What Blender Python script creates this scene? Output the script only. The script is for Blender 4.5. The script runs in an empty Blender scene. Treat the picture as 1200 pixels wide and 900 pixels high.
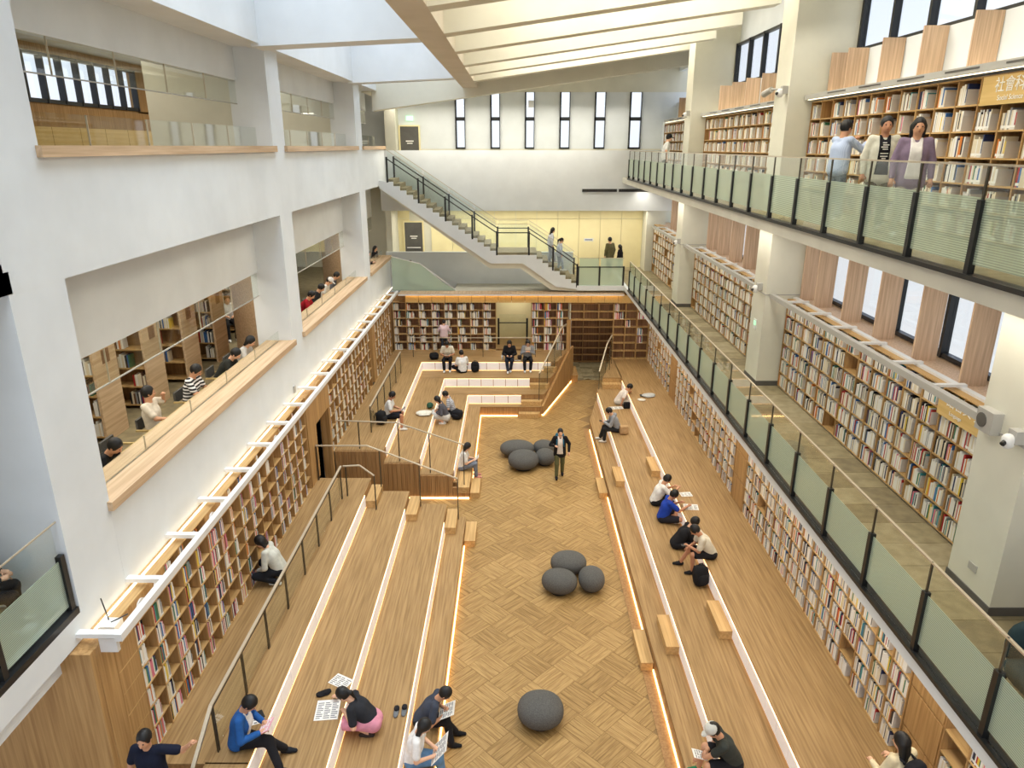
import bpy, math, random
import numpy as np
from mathutils import Vector, Matrix
random.seed(7)
SC = bpy.context.scene
# ------------------------------------------------------------------ camera
F = 833.0
PITCH = math.atan(278.5/833.0)
YAW = math.atan(3*math.cos(PITCH)/F)
CAMZ = 9.9
cd = bpy.data.cameras.new('camera'); cam = bpy.data.objects.new('camera', cd); SC.collection.objects.link(cam)
cd.sensor_fit = 'HORIZONTAL'; cd.sensor_width = 36.0; cd.lens = F/1200*36.0
cd.clip_start = 0.05; cd.clip_end = 300
cam.location = (0, 0, CAMZ); cam.rotation_euler = (math.pi/2-PITCH, 0, YAW)
SC.camera = cam
# ------------------------------------------------------------------ world, lights, exposure
W = bpy.data.worlds.new('sky'); SC.world = W; W.use_nodes = True
nt = W.node_tree; bg = nt.nodes['Background']
tc = nt.nodes.new('ShaderNodeTexCoord'); sx = nt.nodes.new('ShaderNodeSeparateXYZ'); cr = nt.nodes.new('ShaderNodeValToRGB')
nt.links.new(tc.outputs['Generated'], sx.inputs[0])
mp = nt.nodes.new('ShaderNodeMapRange'); mp.inputs[1].default_value = -1; mp.inputs[2].default_value = 1
nt.links.new(sx.outputs['Z'], mp.inputs[0]); nt.links.new(mp.outputs[0], cr.inputs[0])
e = cr.color_ramp.elements
e[0].position = 0.0; e[0].color = (.62, .62, .60, 1)
e[1].position = 1.0; e[1].color = (.42, .58, .88, 1)
a_ = e.new(.47); a_.color = (.74, .75, .76, 1)
a_ = e.new(.53); a_.color = (.86, .90, .98, 1)
nt.links.new(cr.outputs[0], bg.inputs[0]); bg.inputs[1].default_value = 1.2
SC.view_settings.view_transform = 'Standard'; SC.view_settings.look = 'None'
SC.view_settings.exposure = 0.25; SC.view_settings.gamma = 1.0; SC.view_settings.use_curve_mapping = False

def area(name, loc, size, rot, power, col):
    l = bpy.data.lights.new(name, 'AREA'); l.shape = 'RECTANGLE'; l.size, l.size_y = size
    l.energy = power; l.color = col; l.spread = 1.75 if name == 'skylight_daylight' else 3.1
    o = bpy.data.objects.new(name, l); SC.collection.objects.link(o)
    o.location = loc; o.rotation_euler = rot
    return o
DAY = (.95, .98, 1.0)
# daylight coming down through the three glazed bays of the roof, left of the long beam
for i, (ya, yb) in enumerate(((1.0, 7.4), (8.3, 16.0), (17.0, 25.0), (26.0, 29.2))):
    area('skylight_daylight', (-3.7, (ya+yb)/2, 14.9), (3.1, yb-ya-.3), (0, 0, 0), 31*(yb-ya), DAY)
# fill lamps added between the ribs to warm and brighten the right half
for y in (3.0, 8.6, 11.5, 14.5, 17.4, 20.3, 23.1, 25.7):
    area('ceiling_fill', (2.6, y, 13.55+.135*2.6), (6.6, .5), (0, -math.atan(.135), 0), 175, (1, .94, .83))

# fill lamps added under the slabs: back and right galleries, rooms behind left openings
WARM = (1, .93, .80)
for x, y, z, w, h, p in ((0, 33.0, 11.7, 11, .8, 150), (.5, 33.0, 7.1, 11, .8, 150), (5.5, 12, 8.1, .5, 16, 120), (5.5, 26, 8.1, .5, 12, 100), (-.5, 30.5, 11.15, 9, .4, 190),
                         (-7.6, 12.5, 8.0, 2.2, 8, 170), (-7.6, 22, 8.0, 2.2, 8, 150), (-6.9, 29.5, 8.0, 1, 3, 60), (-9, 13, 12.2, 2.5, 9, 120), (-9, 24, 12.2, 2.5, 9, 120), (5.2, 17, 4.05, .4, 23, 190), (3.5, 31.6, 3.7, 1.5, 1.5, 25), (0, 30.9, 3.8, 1.2, 1.2, 18)):
    area('gallery_fill', (x, y, z), (w, h), (0, 0, 0), p, WARM)

# ------------------------------------------------------------------ helpers
C = SC.collection
ORG = {}
def srgb(r, g, b):
    f = lambda v: v/12.92 if v <= .04045 else ((v+.055)/1.055)**2.4
    return (f(r/255), f(g/255), f(b/255), 1)
def setp(o, label=None, cat=None, group=None, kind=None):
    if label: o['label'] = label
    if cat: o['category'] = cat
    if group: o['group'] = group
    if kind: o['kind'] = kind
    return o
def thing(name, label, cat, loc, group=None, kind=None):
    o = bpy.data.objects.new(name, None); C.objects.link(o); o.location = loc
    o.empty_display_size = .1
    ORG[o] = Vector(loc)
    return setp(o, label, cat, group, kind)
class MB:
    def __init__(s): s.v = []; s.f = []; s.m = []
    def quad(s, a, b, c, d, m=0):
        n = len(s.v); s.v += [a, b, c, d]; s.f.append((n, n+1, n+2, n+3)); s.m.append(m)
    def box(s, x0, x1, y0, y1, z0, z1, m=0):
        if x0 > x1: x0, x1 = x1, x0
        if y0 > y1: y0, y1 = y1, y0
        if z0 > z1: z0, z1 = z1, z0
        n = len(s.v)
        s.v += [(x0,y0,z0),(x1,y0,z0),(x1,y1,z0),(x0,y1,z0),(x0,y0,z1),(x1,y0,z1),(x1,y1,z1),(x0,y1,z1)]
        for f in ((0,3,2,1),(4,5,6,7),(0,1,5,4),(1,2,6,5),(2,3,7,6),(3,0,4,7)):
            s.f.append(tuple(n+i for i in f)); s.m.append(m)
        return s
    def hexa(s, p, m=0):   # 8 points: bottom ring 0-3, top ring 4-7
        n = len(s.v); s.v += [tuple(q) for q in p]
        for f in ((0,3,2,1),(4,5,6,7),(0,1,5,4),(1,2,6,5),(2,3,7,6),(3,0,4,7)):
            s.f.append(tuple(n+i for i in f)); s.m.append(m)
        return s
    def prism(s, poly, ax, c0, c1, m=0):
        """poly: 2D points; ax: extrusion axis 0/1/2; coordinates of the poly are the other two axes in order"""
        n = len(s.v); k = len(poly)
        def P(q, c):
            l = list(q); l.insert(ax, c); return tuple(l)
        s.v += [P(q, c0) for q in poly]+[P(q, c1) for q in poly]
        s.f.append(tuple(range(n, n+k))); s.m.append(m)
        s.f.append(tuple(range(n+2*k-1, n+k-1, -1))); s.m.append(m)
        for i in range(k):
            j = (i+1) % k
            s.f.append((n+i, n+k+i, n+k+j, n+j)); s.m.append(m)
        return s
    def bar(s, p, q, r, n=8, r2=None, m=0):
        p, q = Vector(p), Vector(q); d = (q-p).normalized()
        a = d.orthogonal().normalized(); b = d.cross(a); r2 = r if r2 is None else r2
        k = len(s.v)
        for c, rr in ((p, r), (q, r2)):
            for i in range(n):
                t = 2*math.pi*i/n; s.v.append(tuple(c+a*math.cos(t)*rr+b*math.sin(t)*rr))
        for i in range(n):
            j = (i+1) % n; s.f.append((k+i, k+j, k+n+j, k+n+i)); s.m.append(m)
        s.f.append(tuple(k+i for i in range(n-1, -1, -1))); s.m.append(m)
        s.f.append(tuple(k+n+i for i in range(n))); s.m.append(m)
        return s
    def sbar(s, p, q, w, h, m=0):  # rectangular bar p-q, width w horizontally, h vertically
        p, q = Vector(p), Vector(q); d = (q-p).normalized()
        a = d.cross(Vector((0, 0, 1)))
        a = Vector((1, 0, 0)) if a.length < 1e-4 else a.normalized()
        b = a.cross(d)
        r = lambda c, i, j: c+a*(w/2*i)+b*(h/2*j)
        return s.hexa([r(p,-1,-1), r(p,1,-1), r(q,1,-1), r(q,-1,-1), r(p,-1,1), r(p,1,1), r(q,1,1), r(q,-1,1)], m)
    def sup(s, c, r, e=2.5, nu=16, nv=10, rot=None, m=0, flat=None):  # superellipsoid
        k = len(s.v); c = Vector(c)
        pw = lambda v, q: math.copysign(abs(v)**q, v)
        q = 2/e
        for j in range(nv+1):
            ph = -math.pi/2+math.pi*j/nv
            for i in range(nu):
                t = 2*math.pi*i/nu
                v = Vector((r[0]*pw(math.cos(ph), q)*pw(math.cos(t), q), r[1]*pw(math.cos(ph), q)*pw(math.sin(t), q), r[2]*pw(math.sin(ph), q)))
                if flat is not None: v.z = max(v.z, -r[2]*flat)
                if rot: v = rot @ v
                s.v.append(tuple(c+v))
        for j in range(nv):
            for i in range(nu):
                i2 = (i+1) % nu
                s.f.append((k+j*nu+i, k+j*nu+i2, k+(j+1)*nu+i2, k+(j+1)*nu+i)); s.m.append(m)
        return s
    def mesh(s, name, mats, off=Vector((0,0,0)), smooth=False):
        me = bpy.data.meshes.new(name)
        me.from_pydata([(x-off[0], y-off[1], z-off[2]) for x, y, z in s.v], [], s.f)
        for mt in mats: me.materials.append(mt)
        if len(mats) > 1: me.polygons.foreach_set('material_index', s.m)
        if smooth: me.polygons.foreach_set('use_smooth', [True]*len(s.f))
        me.update(); return me
    def build(s, name, mats, parent=None, smooth=False, **kw):
        if not isinstance(mats, (list, tuple)): mats = [mats]
        xs = [v[0] for v in s.v]; ys = [v[1] for v in s.v]; zs = [v[2] for v in s.v]
        org = Vector(((min(xs)+max(xs))/2, (min(ys)+max(ys))/2, min(zs)))
        o = bpy.data.objects.new(name, s.mesh(name, mats, org, smooth)); C.objects.link(o)
        ORG[o] = org
        if parent: o.parent = parent; o.location = org-ORG[parent]
        else: o.location = org
        return setp(o, **kw)
def inst(name, me, loc, parent=None, rotz=0, **kw):
    o = bpy.data.objects.new(name, me); C.objects.link(o); ORG[o] = Vector(loc)
    if parent: o.parent = parent; o.location = Vector(loc)-ORG[parent]
    else: o.location = loc
    o.rotation_euler = (0, 0, rotz)
    return setp(o, **kw)
def struct(mb, name, mat, label=None, parent=None, **kw):
    return mb.build(name, mat, parent, kind=None if parent else 'structure', label=label, **kw)

# ------------------------------------------------------------------ materials
def mat(name, col, rough=.6, metal=0, emit=None, es=0, spec=.5):
    m = bpy.data.materials.new(name); m.use_nodes = True
    b = m.node_tree.nodes['Principled BSDF']
    b.inputs['Base Color'].default_value = col; b.inputs['Roughness'].default_value = rough
    b.inputs['Metallic'].default_value = metal; b.inputs['Specular IOR Level'].default_value = spec
    if emit: b.inputs['Emission Color'].default_value = emit; b.inputs['Emission Strength'].default_value = es
    return m
def noisy(name, c1, c2, scale=3, rough=.7, det=4, bump=0, stretch=(1,1,1), lo=.35, hi=.65, spec=.3):
    m = mat(name, c1, rough, spec=spec); n = m.node_tree; L = n.links; N = n.nodes
    b = N['Principled BSDF']
    g = N.new('ShaderNodeNewGeometry'); mp = N.new('ShaderNodeMapping'); mp.inputs['Scale'].default_value = stretch
    t = N.new('ShaderNodeTexNoise'); t.inputs['Scale'].default_value = scale; t.inputs['Detail'].default_value = det
    r = N.new('ShaderNodeValToRGB'); r.color_ramp.elements[0].color = c1; r.color_ramp.elements[1].color = c2
    r.color_ramp.elements[0].position = lo; r.color_ramp.elements[1].position = hi
    L.new(g.outputs['Position'], mp.inputs[0]); L.new(mp.outputs[0], t.inputs[0]); L.new(t.outputs[0], r.inputs[0]); L.new(r.outputs[0], b.inputs['Base Color'])
    if bump:
        bp = N.new('ShaderNodeBump'); bp.inputs['Strength'].default_value = bump; bp.inputs['Distance'].default_value = .01
        L.new(t.outputs[0], bp.inputs['Height']); L.new(bp.outputs[0], b.inputs['Normal'])
    return m
def wood(name, c1, c2, axis=1, k=22, rough=.55, **kw):
    st = [k, k, k]; st[axis] = k/28.0
    return noisy(name, srgb(*c1), srgb(*c2), 1.0, rough, 5, .08, st, **kw)
def obj_wood(name, c1, c2, k=30):   # grain in object space, along local x
    m = mat(name, srgb(*c1), .55, spec=.3); N = m.node_tree.nodes; L = m.node_tree.links
    t0 = N.new('ShaderNodeTexCoord'); mp = N.new('ShaderNodeMapping'); mp.inputs['Scale'].default_value = (k/12, k, k)
    oi = N.new('ShaderNodeObjectInfo'); ad = N.new('ShaderNodeVectorMath'); ad.operation = 'ADD'
    ml = N.new('ShaderNodeMath'); ml.operation = 'MULTIPLY'; ml.inputs[1].default_value = 37
    t = N.new('ShaderNodeTexNoise'); t.inputs['Scale'].default_value = 1; t.inputs['Detail'].default_value = 4
    r = N.new('ShaderNodeValToRGB'); r.color_ramp.elements[0].color = srgb(*c1); r.color_ramp.elements[1].color = srgb(*c2)
    r.color_ramp.elements[0].position = .38; r.color_ramp.elements[1].position = .62
    L.new(t0.outputs['Object'], mp.inputs[0]); L.new(oi.outputs['Random'], ml.inputs[0]); L.new(mp.outputs[0], ad.inputs[0]); L.new(ml.outputs[0], ad.inputs[1])
    L.new(ad.outputs[0], t.inputs[0]); L.new(t.outputs[0], r.inputs[0]); L.new(r.outputs[0], N['Principled BSDF'].inputs['Base Color'])
    return m
def emis(name, col, s):
    m = mat(name, (.8, .8, .8, 1), .5, emit=col, es=s); return m
def glass(name, tint, refl=.08, body=0, bodycol=(.5,.6,.55,1), stripes=None):
    m = bpy.data.materials.new(name); m.use_nodes = True; N = m.node_tree.nodes; L = m.node_tree.links
    N.remove(N['Principled BSDF']); out = N['Material Output']
    tr = N.new('ShaderNodeBsdfTransparent'); tr.inputs[0].default_value = tint
    gl = N.new('ShaderNodeBsdfGlossy'); gl.inputs['Roughness'].default_value = .03
    lw = N.new('ShaderNodeLayerWeight'); lw.inputs[0].default_value = .5
    pw = N.new('ShaderNodeMath'); pw.operation = 'POWER'; pw.inputs[1].default_value = 4
    fr = N.new('ShaderNodeMath'); fr.operation = 'MULTIPLY_ADD'; fr.inputs[1].default_value = .6; fr.inputs[2].default_value = .035
    L.new(lw.outputs['Facing'], pw.inputs[0]); L.new(pw.outputs[0], fr.inputs[0])
    mx = N.new('ShaderNodeMixShader'); L.new(fr.outputs[0], mx.inputs[0]); L.new(tr.outputs[0], mx.inputs[1]); L.new(gl.outputs[0], mx.inputs[2])
    last = mx
    if body:
        df = N.new('ShaderNodeBsdfDiffuse'); df.inputs[0].default_value = bodycol
        tl = N.new('ShaderNodeBsdfTranslucent'); tl.inputs[0].default_value = bodycol
        m1 = N.new('ShaderNodeMixShader'); m1.inputs[0].default_value = .5; L.new(df.outputs[0], m1.inputs[1]); L.new(tl.outputs[0], m1.inputs[2])
        m2 = N.new('ShaderNodeMixShader'); m2.inputs[0].default_value = body
        L.new(mx.outputs[0], m2.inputs[1]); L.new(m1.outputs[0], m2.inputs[2]); last = m2
        if stripes:
            g = N.new('ShaderNodeNewGeometry'); s = N.new('ShaderNodeSeparateXYZ'); L.new(g.outputs['Position'], s.inputs[0])
            q = N.new('ShaderNodeMath'); q.operation = 'MULTIPLY'; q.inputs[1].default_value = 2*math.pi/stripes
            sn = N.new('ShaderNodeMath'); sn.operation = 'SINE'; mr = N.new('ShaderNodeMapRange')
            mr.inputs[1].default_value = -.5; mr.inputs[2].default_value = .5; mr.inputs[3].default_value = body*.7; mr.inputs[4].default_value = min(1, body*1.3)
            L.new(s.outputs['Z'], q.inputs[0]); L.new(q.outputs[0], sn.inputs[0]); L.new(sn.outputs[0], mr.inputs[0]); L.new(mr.outputs[0], m2.inputs[0])
    L.new(last.outputs[0], out.inputs[0]); return m
M = {}
M['white'] = noisy('white_plaster', srgb(226,231,233), srgb(219,224,226), 1.2, .8)
M['cream'] = noisy('cream_plaster', srgb(222,220,204), srgb(214,212,196), 1.2, .8)
M['concrete'] = noisy('grey_paint', srgb(205,203,190), srgb(196,194,182), 1.5, .8)
M['yellow'] = noisy('pale_yellow_panel', srgb(238,226,178), srgb(232,219,170), 1.5, .6)
M['beamunder'] = noisy('beam_paint', srgb(214,205,188), srgb(205,196,178), 1.0, .85)
M['tread'] = wood('tread_wood', (170,138,93), (140,110,69), 1, 26)
M['treadx'] = wood('tread_wood_across', (170,138,93), (140,110,69), 0, 26)
M['woodz'] = wood('oak_laminate_upright', (190,152,100), (160,122,76), 2, 20)
M['wood'] = wood('oak_laminate', (206,170,116), (182,146,94), 1, 20)
M['woodx'] = wood('oak_laminate_across', (206,170,116), (182,146,94), 0, 20)
M['woodback'] = wood('oak_laminate_back', (176,138,92), (148,112,72), 2, 20)
M['browndk'] = wood('walnut_back', (146,110,80), (118,86,60), 2, 20)
M['fin'] = wood('ash_fin', (222,192,160), (196,164,134), 2, 30)
M['ledge'] = wood('ledge_oak', (212,184,150), (188,158,124), 1, 20)
M['deskw'] = wood('counter_top', (200,176,120), (182,156,102), 1, 20)
M['parq'] = [obj_wood('parquet_a', (174,142,90), (146,115,69)), obj_wood('parquet_b', (180,148,96), (152,120,73)), obj_wood('parquet_c', (166,134,84), (138,108,63))]
M['grout'] = mat('parquet_joint', srgb(138,110,70), .8)
M['stone'] = [noisy('stone_tile_a', srgb(158,147,116), srgb(136,126,98), 5, .5), noisy('stone_tile_b', srgb(144,133,104), srgb(122,112,88), 5, .5), noisy('stone_tile_c', srgb(168,157,128), srgb(148,138,110), 5, .5)]
M['black'] = mat('black_steel', srgb(24,26,28), .4)
M['steel'] = mat('brushed_steel', srgb(196,184,162), .35, .35)
M['dsteel'] = mat('dark_steel_post', srgb(92,88,78), .35, .8)
M['wmetal'] = mat('white_painted_metal', srgb(228,228,226), .4)
M['gmetal'] = mat('grey_painted_metal', srgb(176,174,168), .5)
M['glass'] = glass('clear_glass', (.965,.985,.97,1))
M['film'] = glass('dotted_film_glass', (.88,.94,.89,1), body=.46, bodycol=srgb(222,236,222), stripes=.024)
M['film2'] = glass('dotted_film_glass_far', (.88,.94,.89,1), body=.46, bodycol=srgb(222,236,222))
M['winglass'] = glass('window_glass', (.93,.95,.97,1))
M['led'] = emis('warm_led_strip', (1,.58,.20,1), 5.5)
M['ledw'] = emis('warm_white_led', (1,.80,.52,1), 2.6)
M['nose'] = emis('riser_led_line', (1,.54,.18,1), 2.6)
M['lpan'] = emis('backlit_riser', (1,.80,.70,1), .22)
M['door'] = noisy('grey_door', srgb(98,96,92), srgb(90,88,84), 3, .5)
M['pouf'] = noisy('grey_felt', srgb(98,97,94), srgb(80,79,77), 60, .95, 3, .2)
M['dark'] = mat('dark_interior', srgb(40,34,30), .8)
M['signw'] = mat('white_lettering', srgb(245,243,236), .6)
M['signb'] = wood('sign_board', (224,192,128), (212,178,112), 1, 20)
M['green'] = emis('exit_sign_green', (.1,.8,.3,1), 1.2)
# ------------------------------------------------------------------ setting
S1 = .385
Y0 = 3.0                      # where the modelled hall begins (below the frame)
RC = [(-1.45, -.58), (7.47, 8.36), (16.42, 17.3), (25.33, 26.2)]
LPL = [(-1.3, -.3), (7.55, 8.56), (16.9, 17.8), (25.85, 26.85)]
L2, L3 = 4.38, 8.65
# ground floor
struct(MB().box(-9, 9, -3, 36, -.25, -.005), 'floor', M['grout'], label='joint bed of the ground floor')
fl = thing('floor', 'basket weave oak parquet floor of the hall, laid diagonally', None, (0, 15, -.02), kind='structure')
def strip_tile(n=4, w=.6, g=.004):
    m = MB(); s = w/n
    for i in range(n):
        y0 = -w/2+i*s+g/2; y1 = -w/2+(i+1)*s-g/2
        x0, x1 = -w/2+g/2, w/2-g/2
        b = .002
        k = len(m.v)
        m.v += [(x0,y0,0),(x1,y0,0),(x1,y1,0),(x0,y1,0),(x0+b,y0+b,.02),(x1-b,y0+b,.02),(x1-b,y1-b,.02),(x0+b,y1-b,.02)]
        for f in ((4,5,6,7),(0,1,5,4),(1,2,6,5),(2,3,7,6),(3,0,4,7)): m.f.append(tuple(k+q for q in f)); m.m.append(0)
    return m
tmesh = [strip_tile().mesh('parquet_block', [w]) for w in M['parq']]
W6 = .6; cells = []
for i in range(-60, 60):
    for j in range(-60, 60):
        cx = (i-j)*W6/math.sqrt(2)+.35; cy = (i+j)*W6/math.sqrt(2)+12.6
        if cy < 5 or cy > 30.0: continue
        xr = 2.75
        inside = -1.65 < cx < xr and cy < 26.0 or (26.0 <= cy and 1.05+(cy-25.75)*.333 < cx < 2.9+.33*(cy-25.5))
        if inside or (-5.2 < cx < -1.65 and 17.3 < cy < 18.7): cells.append((cy, cx, i, j))
cells.sort(); rest = MB()
for n_, (cy, cx, i, j) in enumerate(cells):
    rz = math.radians(45 if (i+j) % 2 else 135)
    if n_ < 300: inst('parquet_block', tmesh[random.choice((0, 0, 1, 2))], (cx, cy, -.02), fl, rz)
    else:
        t = strip_tile(); R = Matrix.Rotation(rz, 3, 'Z')
        k = len(rest.v); rest.v += [tuple(R @ Vector(v)+Vector((cx, cy, -.02))) for v in t.v]
        rest.f += [tuple(k+q for q in f) for f in t.f]; rest.m += [0]*len(t.f)
if rest.v: rest.build('parquet_block', M['parq'][0], fl, kind='stuff')
MB().box(2.55, 2.78, Y0, 24.4, -.02, .006).build('border_board', M['woodback'], fl)
MB().box(-1.35, -1.28, Y0, 16.2, -.02, .003).build('border_board', M['tread'], fl)
# stone tiles of the passage and of the galleries
def tiles(parent, x0, x1, y0, y1, z, w, h, cap=300):
    ms = [MB().box(-w/2+.004, w/2-.004, -h/2+.004, h/2-.004, 0, .02).mesh('stone_tile', [s]) for s in M['stone']]
    nx = max(1, round((x1-x0)/w)); ny = max(1, round((y1-y0)/h))
    for a in range(nx):
        for b in range(ny):
            o = inst('stone_tile', random.choice(ms), (x0+(a+.5)*(x1-x0)/nx, y0+(b+.5)*(y1-y0)/ny, z-.02), parent)
            o.scale = ((x1-x0)/nx/w, (y1-y0)/ny/h, 1)
pf = thing('floor', 'stone tiled passage floor behind the parquet', None, (3.4, 32, 0), kind='structure')
tiles(pf, 2.55, 4.75, 30.2, 33.0, 0, .55, .28)
s2 = struct(MB().box(4.6, 8.2, -3, 34.4, L2-.22, L2-.02).box(2.62, 4.6, 29.56, 34.4, L2-.22, L2-.02).box(-12.5, 2.61, 32.16, 34.4, L2-.22, L2-.02), 'floor', M['white'], label='middle gallery floor slab with a white edge')
tiles(s2, 4.72, 6.4, 5, 34.2, L2, .56, .6)
tiles(s2, 2.7, 4.6, 29.7, 34.2, L2, .6, .6)
s3 = struct(MB().box(4.6, 8.2, -3, 34.4, L3-.23, L3-.01).box(-12.5, 4.6, 31.6, 34.4, L3-.4, L3-.01), 'floor', M['concrete'], label='upper gallery floor slab with a grey edge')
MB().box(4.72, 6.4, -2, 34.2, L3-.01, L3).build('floor_covering', M['stone'][2], s3)
MB().box(4.6, 6.9, -3, 31.5, L3-.55, L3-.25).build('slab_beam', M['concrete'], s3) if False else None
# ---- left side: wall bands, pillars, headers
wl = struct(MB().box(-5.75, -5.45, 8.56, 31.2, 3.99, 5.26).box(-5.75, -5.45, -3, 31.2, 8.38, 9.78)
            .box(-5.75, -5.3, -3, 29.4, 11.92, 14.6).box(-5.75, -5.5, 7.45, 17.3, -.1, 3.99).box(-5.75, -5.5, 18.6, 31.2, -.1, 3.99).box(-5.75, -5.5, 17.3, 18.6, 3.0, 3.99), 'wall_left', M['white'])
struct(MB().box(-6.3, -6.12, 8.56, 31.2, 7.05, 8.42).box(-6.3, -6.12, -3, 31.2, 11.27, 12.0).box(-6.2, -5.6, -3, 31.2, 11.95, 12.1), 'wall_left', M['white'], label='white header set back above the glazed openings')
for n_, (a, b) in enumerate(LPL):
    struct(MB().box(-6.3, -5.452, a, b, 3.99 if n_ < 2 else 3.99, 14.6), 'column', M['white'], label='white pillar of the left wall')
# ledges along the left openings
for z, lab in ((5.25, 'middle'), (9.78, 'upper')):
    for i, (a, b) in enumerate(((8.5, 16.98), (17.72, 25.92), (26.78, 31.3))):
        if lab == 'upper' or True:
            t = MB().box(-6.1, -5.38, a, b, z, z+.13).build('window_ledge', M['ledge'], None)
            setp(t, '%s oak ledge under the %s opening of the left wall' % (('long', 'middle', 'short far')[i], lab if lab == 'upper' else 'lower'), 'ledge')
# low glass screens and hanging glass aprons
def panes(name, label, x, y0, y1, z0, z1, n, rail=True):
    t = thing(name, label, 'glass screen', (x, (y0+y1)/2, z0))
    w = (y1-y0)/n
    for k in range(n):
        MB().box(x-.006, x+.006, y0+k*w+.006, y0+(k+1)*w-.006, z0, z1).build('glass_pane', M['glass'], t)
        MB().box(x-.012, x+.012, y0+k*w-.004, y0+k*w+.006, z0, z1).build('clip', M['steel'], t)
    if rail: MB().box(x-.014, x+.014, y0, y1, z0-.018, z0).build('rail', M['gmetal'], t)
    return t
for i, (a, b, n_) in enumerate(((8.58, 16.88, 5), (17.82, 25.83, 5), (26.87, 31.15, 3))):
    w_ = ('nearest', 'middle', 'farthest')[i]
    panes('glass_screen', 'low clear glass screen on the %s lower oak ledge' % w_, -5.78, a, b, 5.38, 5.62, n_)
    panes('glass_screen', 'low clear glass screen on the %s upper oak ledge' % w_, -5.8, a, b, 9.91, 10.3, n_)
    panes('glass_apron', 'hanging glass apron in the %s lower opening' % w_, -6.15, a, b, 6.5, 7.07, n_)
    panes('glass_apron', 'hanging glass apron in the %s upper opening' % w_, -6.15, a, b, 10.8, 11.3, n_)
# rooms beyond the left openings
struct(MB().box(-13.2, -5.75, -3, 34.4, L2-.25, L2), 'floor', M['stone'][1], label='stone floor of the left reading room')
struct(MB().box(-12.2, -5.75, -3, 34.4, L3-.25, L3), 'floor', M['stone'][0], label='floor of the upper left room')
struct(MB().box(-13.2, -6.3, -3, 34.4, 8.1, 8.38), 'ceiling', M['cream'], label='ceiling of the left reading room')
struct(MB().box(-13.4, -13.2, -3, 34.4, L2, 8.2), 'wall_back_left', M['cream'], label='far wall of the left reading room')
struct(MB().box(-12.2, -6.3, -3, 34.4, 12.35, 12.5), 'ceiling', M['cream'], label='ceiling of the upper left room')
b_ = struct(MB().box(-12.2, -12.0, -3, 34.4, L3, 10.95).box(-12.2, -12.0, -3, 34.4, 12.15, 12.4).box(-12.2, -12.0, -3, 18.8, 10.9, 12.2).box(-12.2, -12.0, 24.2, 26.7, 10.9, 12.2).box(-12.2, -12.0, 30.8, 34.4, 10.9, 12.2), 'wall_back_left', M['woodz'], label='oak panelled far wall of the upper left room')
for i, (a, b, n_) in enumerate(((18.8, 24.2, 7), (26.7, 30.8, 5))):
    t = thing('window_%d' % (1+i), 'black framed ribbon window of the upper left room', None, (-12.05, (a+b)/2, 10.95), kind='structure')
    MB().box(-12.1, -11.95, a, b, 10.95, 11.05).box(-12.1, -11.95, a, b, 12.08, 12.15).build('frame', M['black'], t)
    for k in range(n_+1): yy = a+(b-a)*k/n_; MB().box(-12.1, -11.93, yy-.035, yy+.035, 10.95, 12.15).build('mullion', M['black'], t)
    for k in range(n_): MB().box(-12.08, -12.07, a+(b-a)*k/n_+.05, a+(b-a)*(k+1)/n_-.05, 11.05, 12.08).build('pane', M['winglass'], t)
for y, x1 in ((17.0, -8.2), (26.0, -8.0)):
    struct(MB().prism([(-6.15, y), (-6.15, y+.12), (x1+.3, y+2.7), (x1+.3, y+2.55)], 2, L2, 8.1), 'wall_partition', M['ledge'], label='pale oak partition beside the pillar')
    struct(MB().box(x1, -6.3, y, y+.15, L3, 12.35), 'wall_partition', M['cream'], label='cream partition of the upper left room')
struct(MB().box(-9, -6.3, 7.6, 7.75, L2, 8.2).box(-9, -6.3, 7.6, 7.75, L3, 12.3), 'wall_partition', M['cream'], label='cream cross wall beside the nearest pillar')
# white edge of the balcony at bottom left and oak clad end wall under it
struct(MB().box(-7.5, -5.45, -3, 7.62, 4.0, L2-.03).box(-7.5, -5.6, -3, 7.62, 3.7, 4.0).box(-7.5, -5.45, -3, 7.62, L3-.27, L3-.03), 'floor', M['white'], label='white balcony edge at bottom left')
struct(MB().box(-6.9, -5.21, 7.2, 7.3, -.1, 3.98).box(-5.47, -5.2, 7.3, 7.64, -.1, 3.985), 'wall_near_left', M['woodz'], label='oak clad end wall under the near balcony')
# ---- right side
struct(MB().box(7.3, 7.5, -3, 34.4, -.1, 6.52).box(7.3, 7.5, -3, 34.4, 8.3, 11.75).box(7.3, 7.5, -3, 34.4, 13.05, 15.2), 'wall_right', M['white'])
struct(MB().box(6.7, 7.3, -3, 34.4, L2, 6.45), 'wall_right', M['white'], label='wall behind the middle gallery bookcases')
struct(MB().box(6.7, 7.3, -3, 34.4, L3, 10.95), 'wall_right', M['white'], label='wall behind the upper gallery bookcases')
struct(MB().box(6.05, 6.2, -3, 34.4, -.1, 4.1), 'wall_right', M['woodz'], label='wall behind the lower right bookcases')
struct(MB().box(6.6, 7.3, -3, 34.2, 6.45, 6.5), 'window_sill', M['fin'], label='timber sill below the middle gallery windows')
for n_, (a, b) in enumerate(RC):
    cc = struct(MB().box(5.87, 7.35, a, b, L2, L3-.22).box(5.87, 7.35, a, b, L3, 14.6), 'column', M['concrete'] if False else M['cream'], label='cream square column of the right galleries')
    MB().box(5.855, 7.3, a-.012, b+.012, L2, L2+.12).build('baseboard', M['door'], cc)
    MB().box(5.86, 7.3, a-.006, b+.006, 6.60, 6.625).build('joint_trim', M['gmetal'], cc)  # slim grey ring marks the column's joint line
bays = [(-.5, 7.4), (8.4, 16.38), (17.34, 25.3), (26.24, 31.4)]
wn = 3
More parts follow.
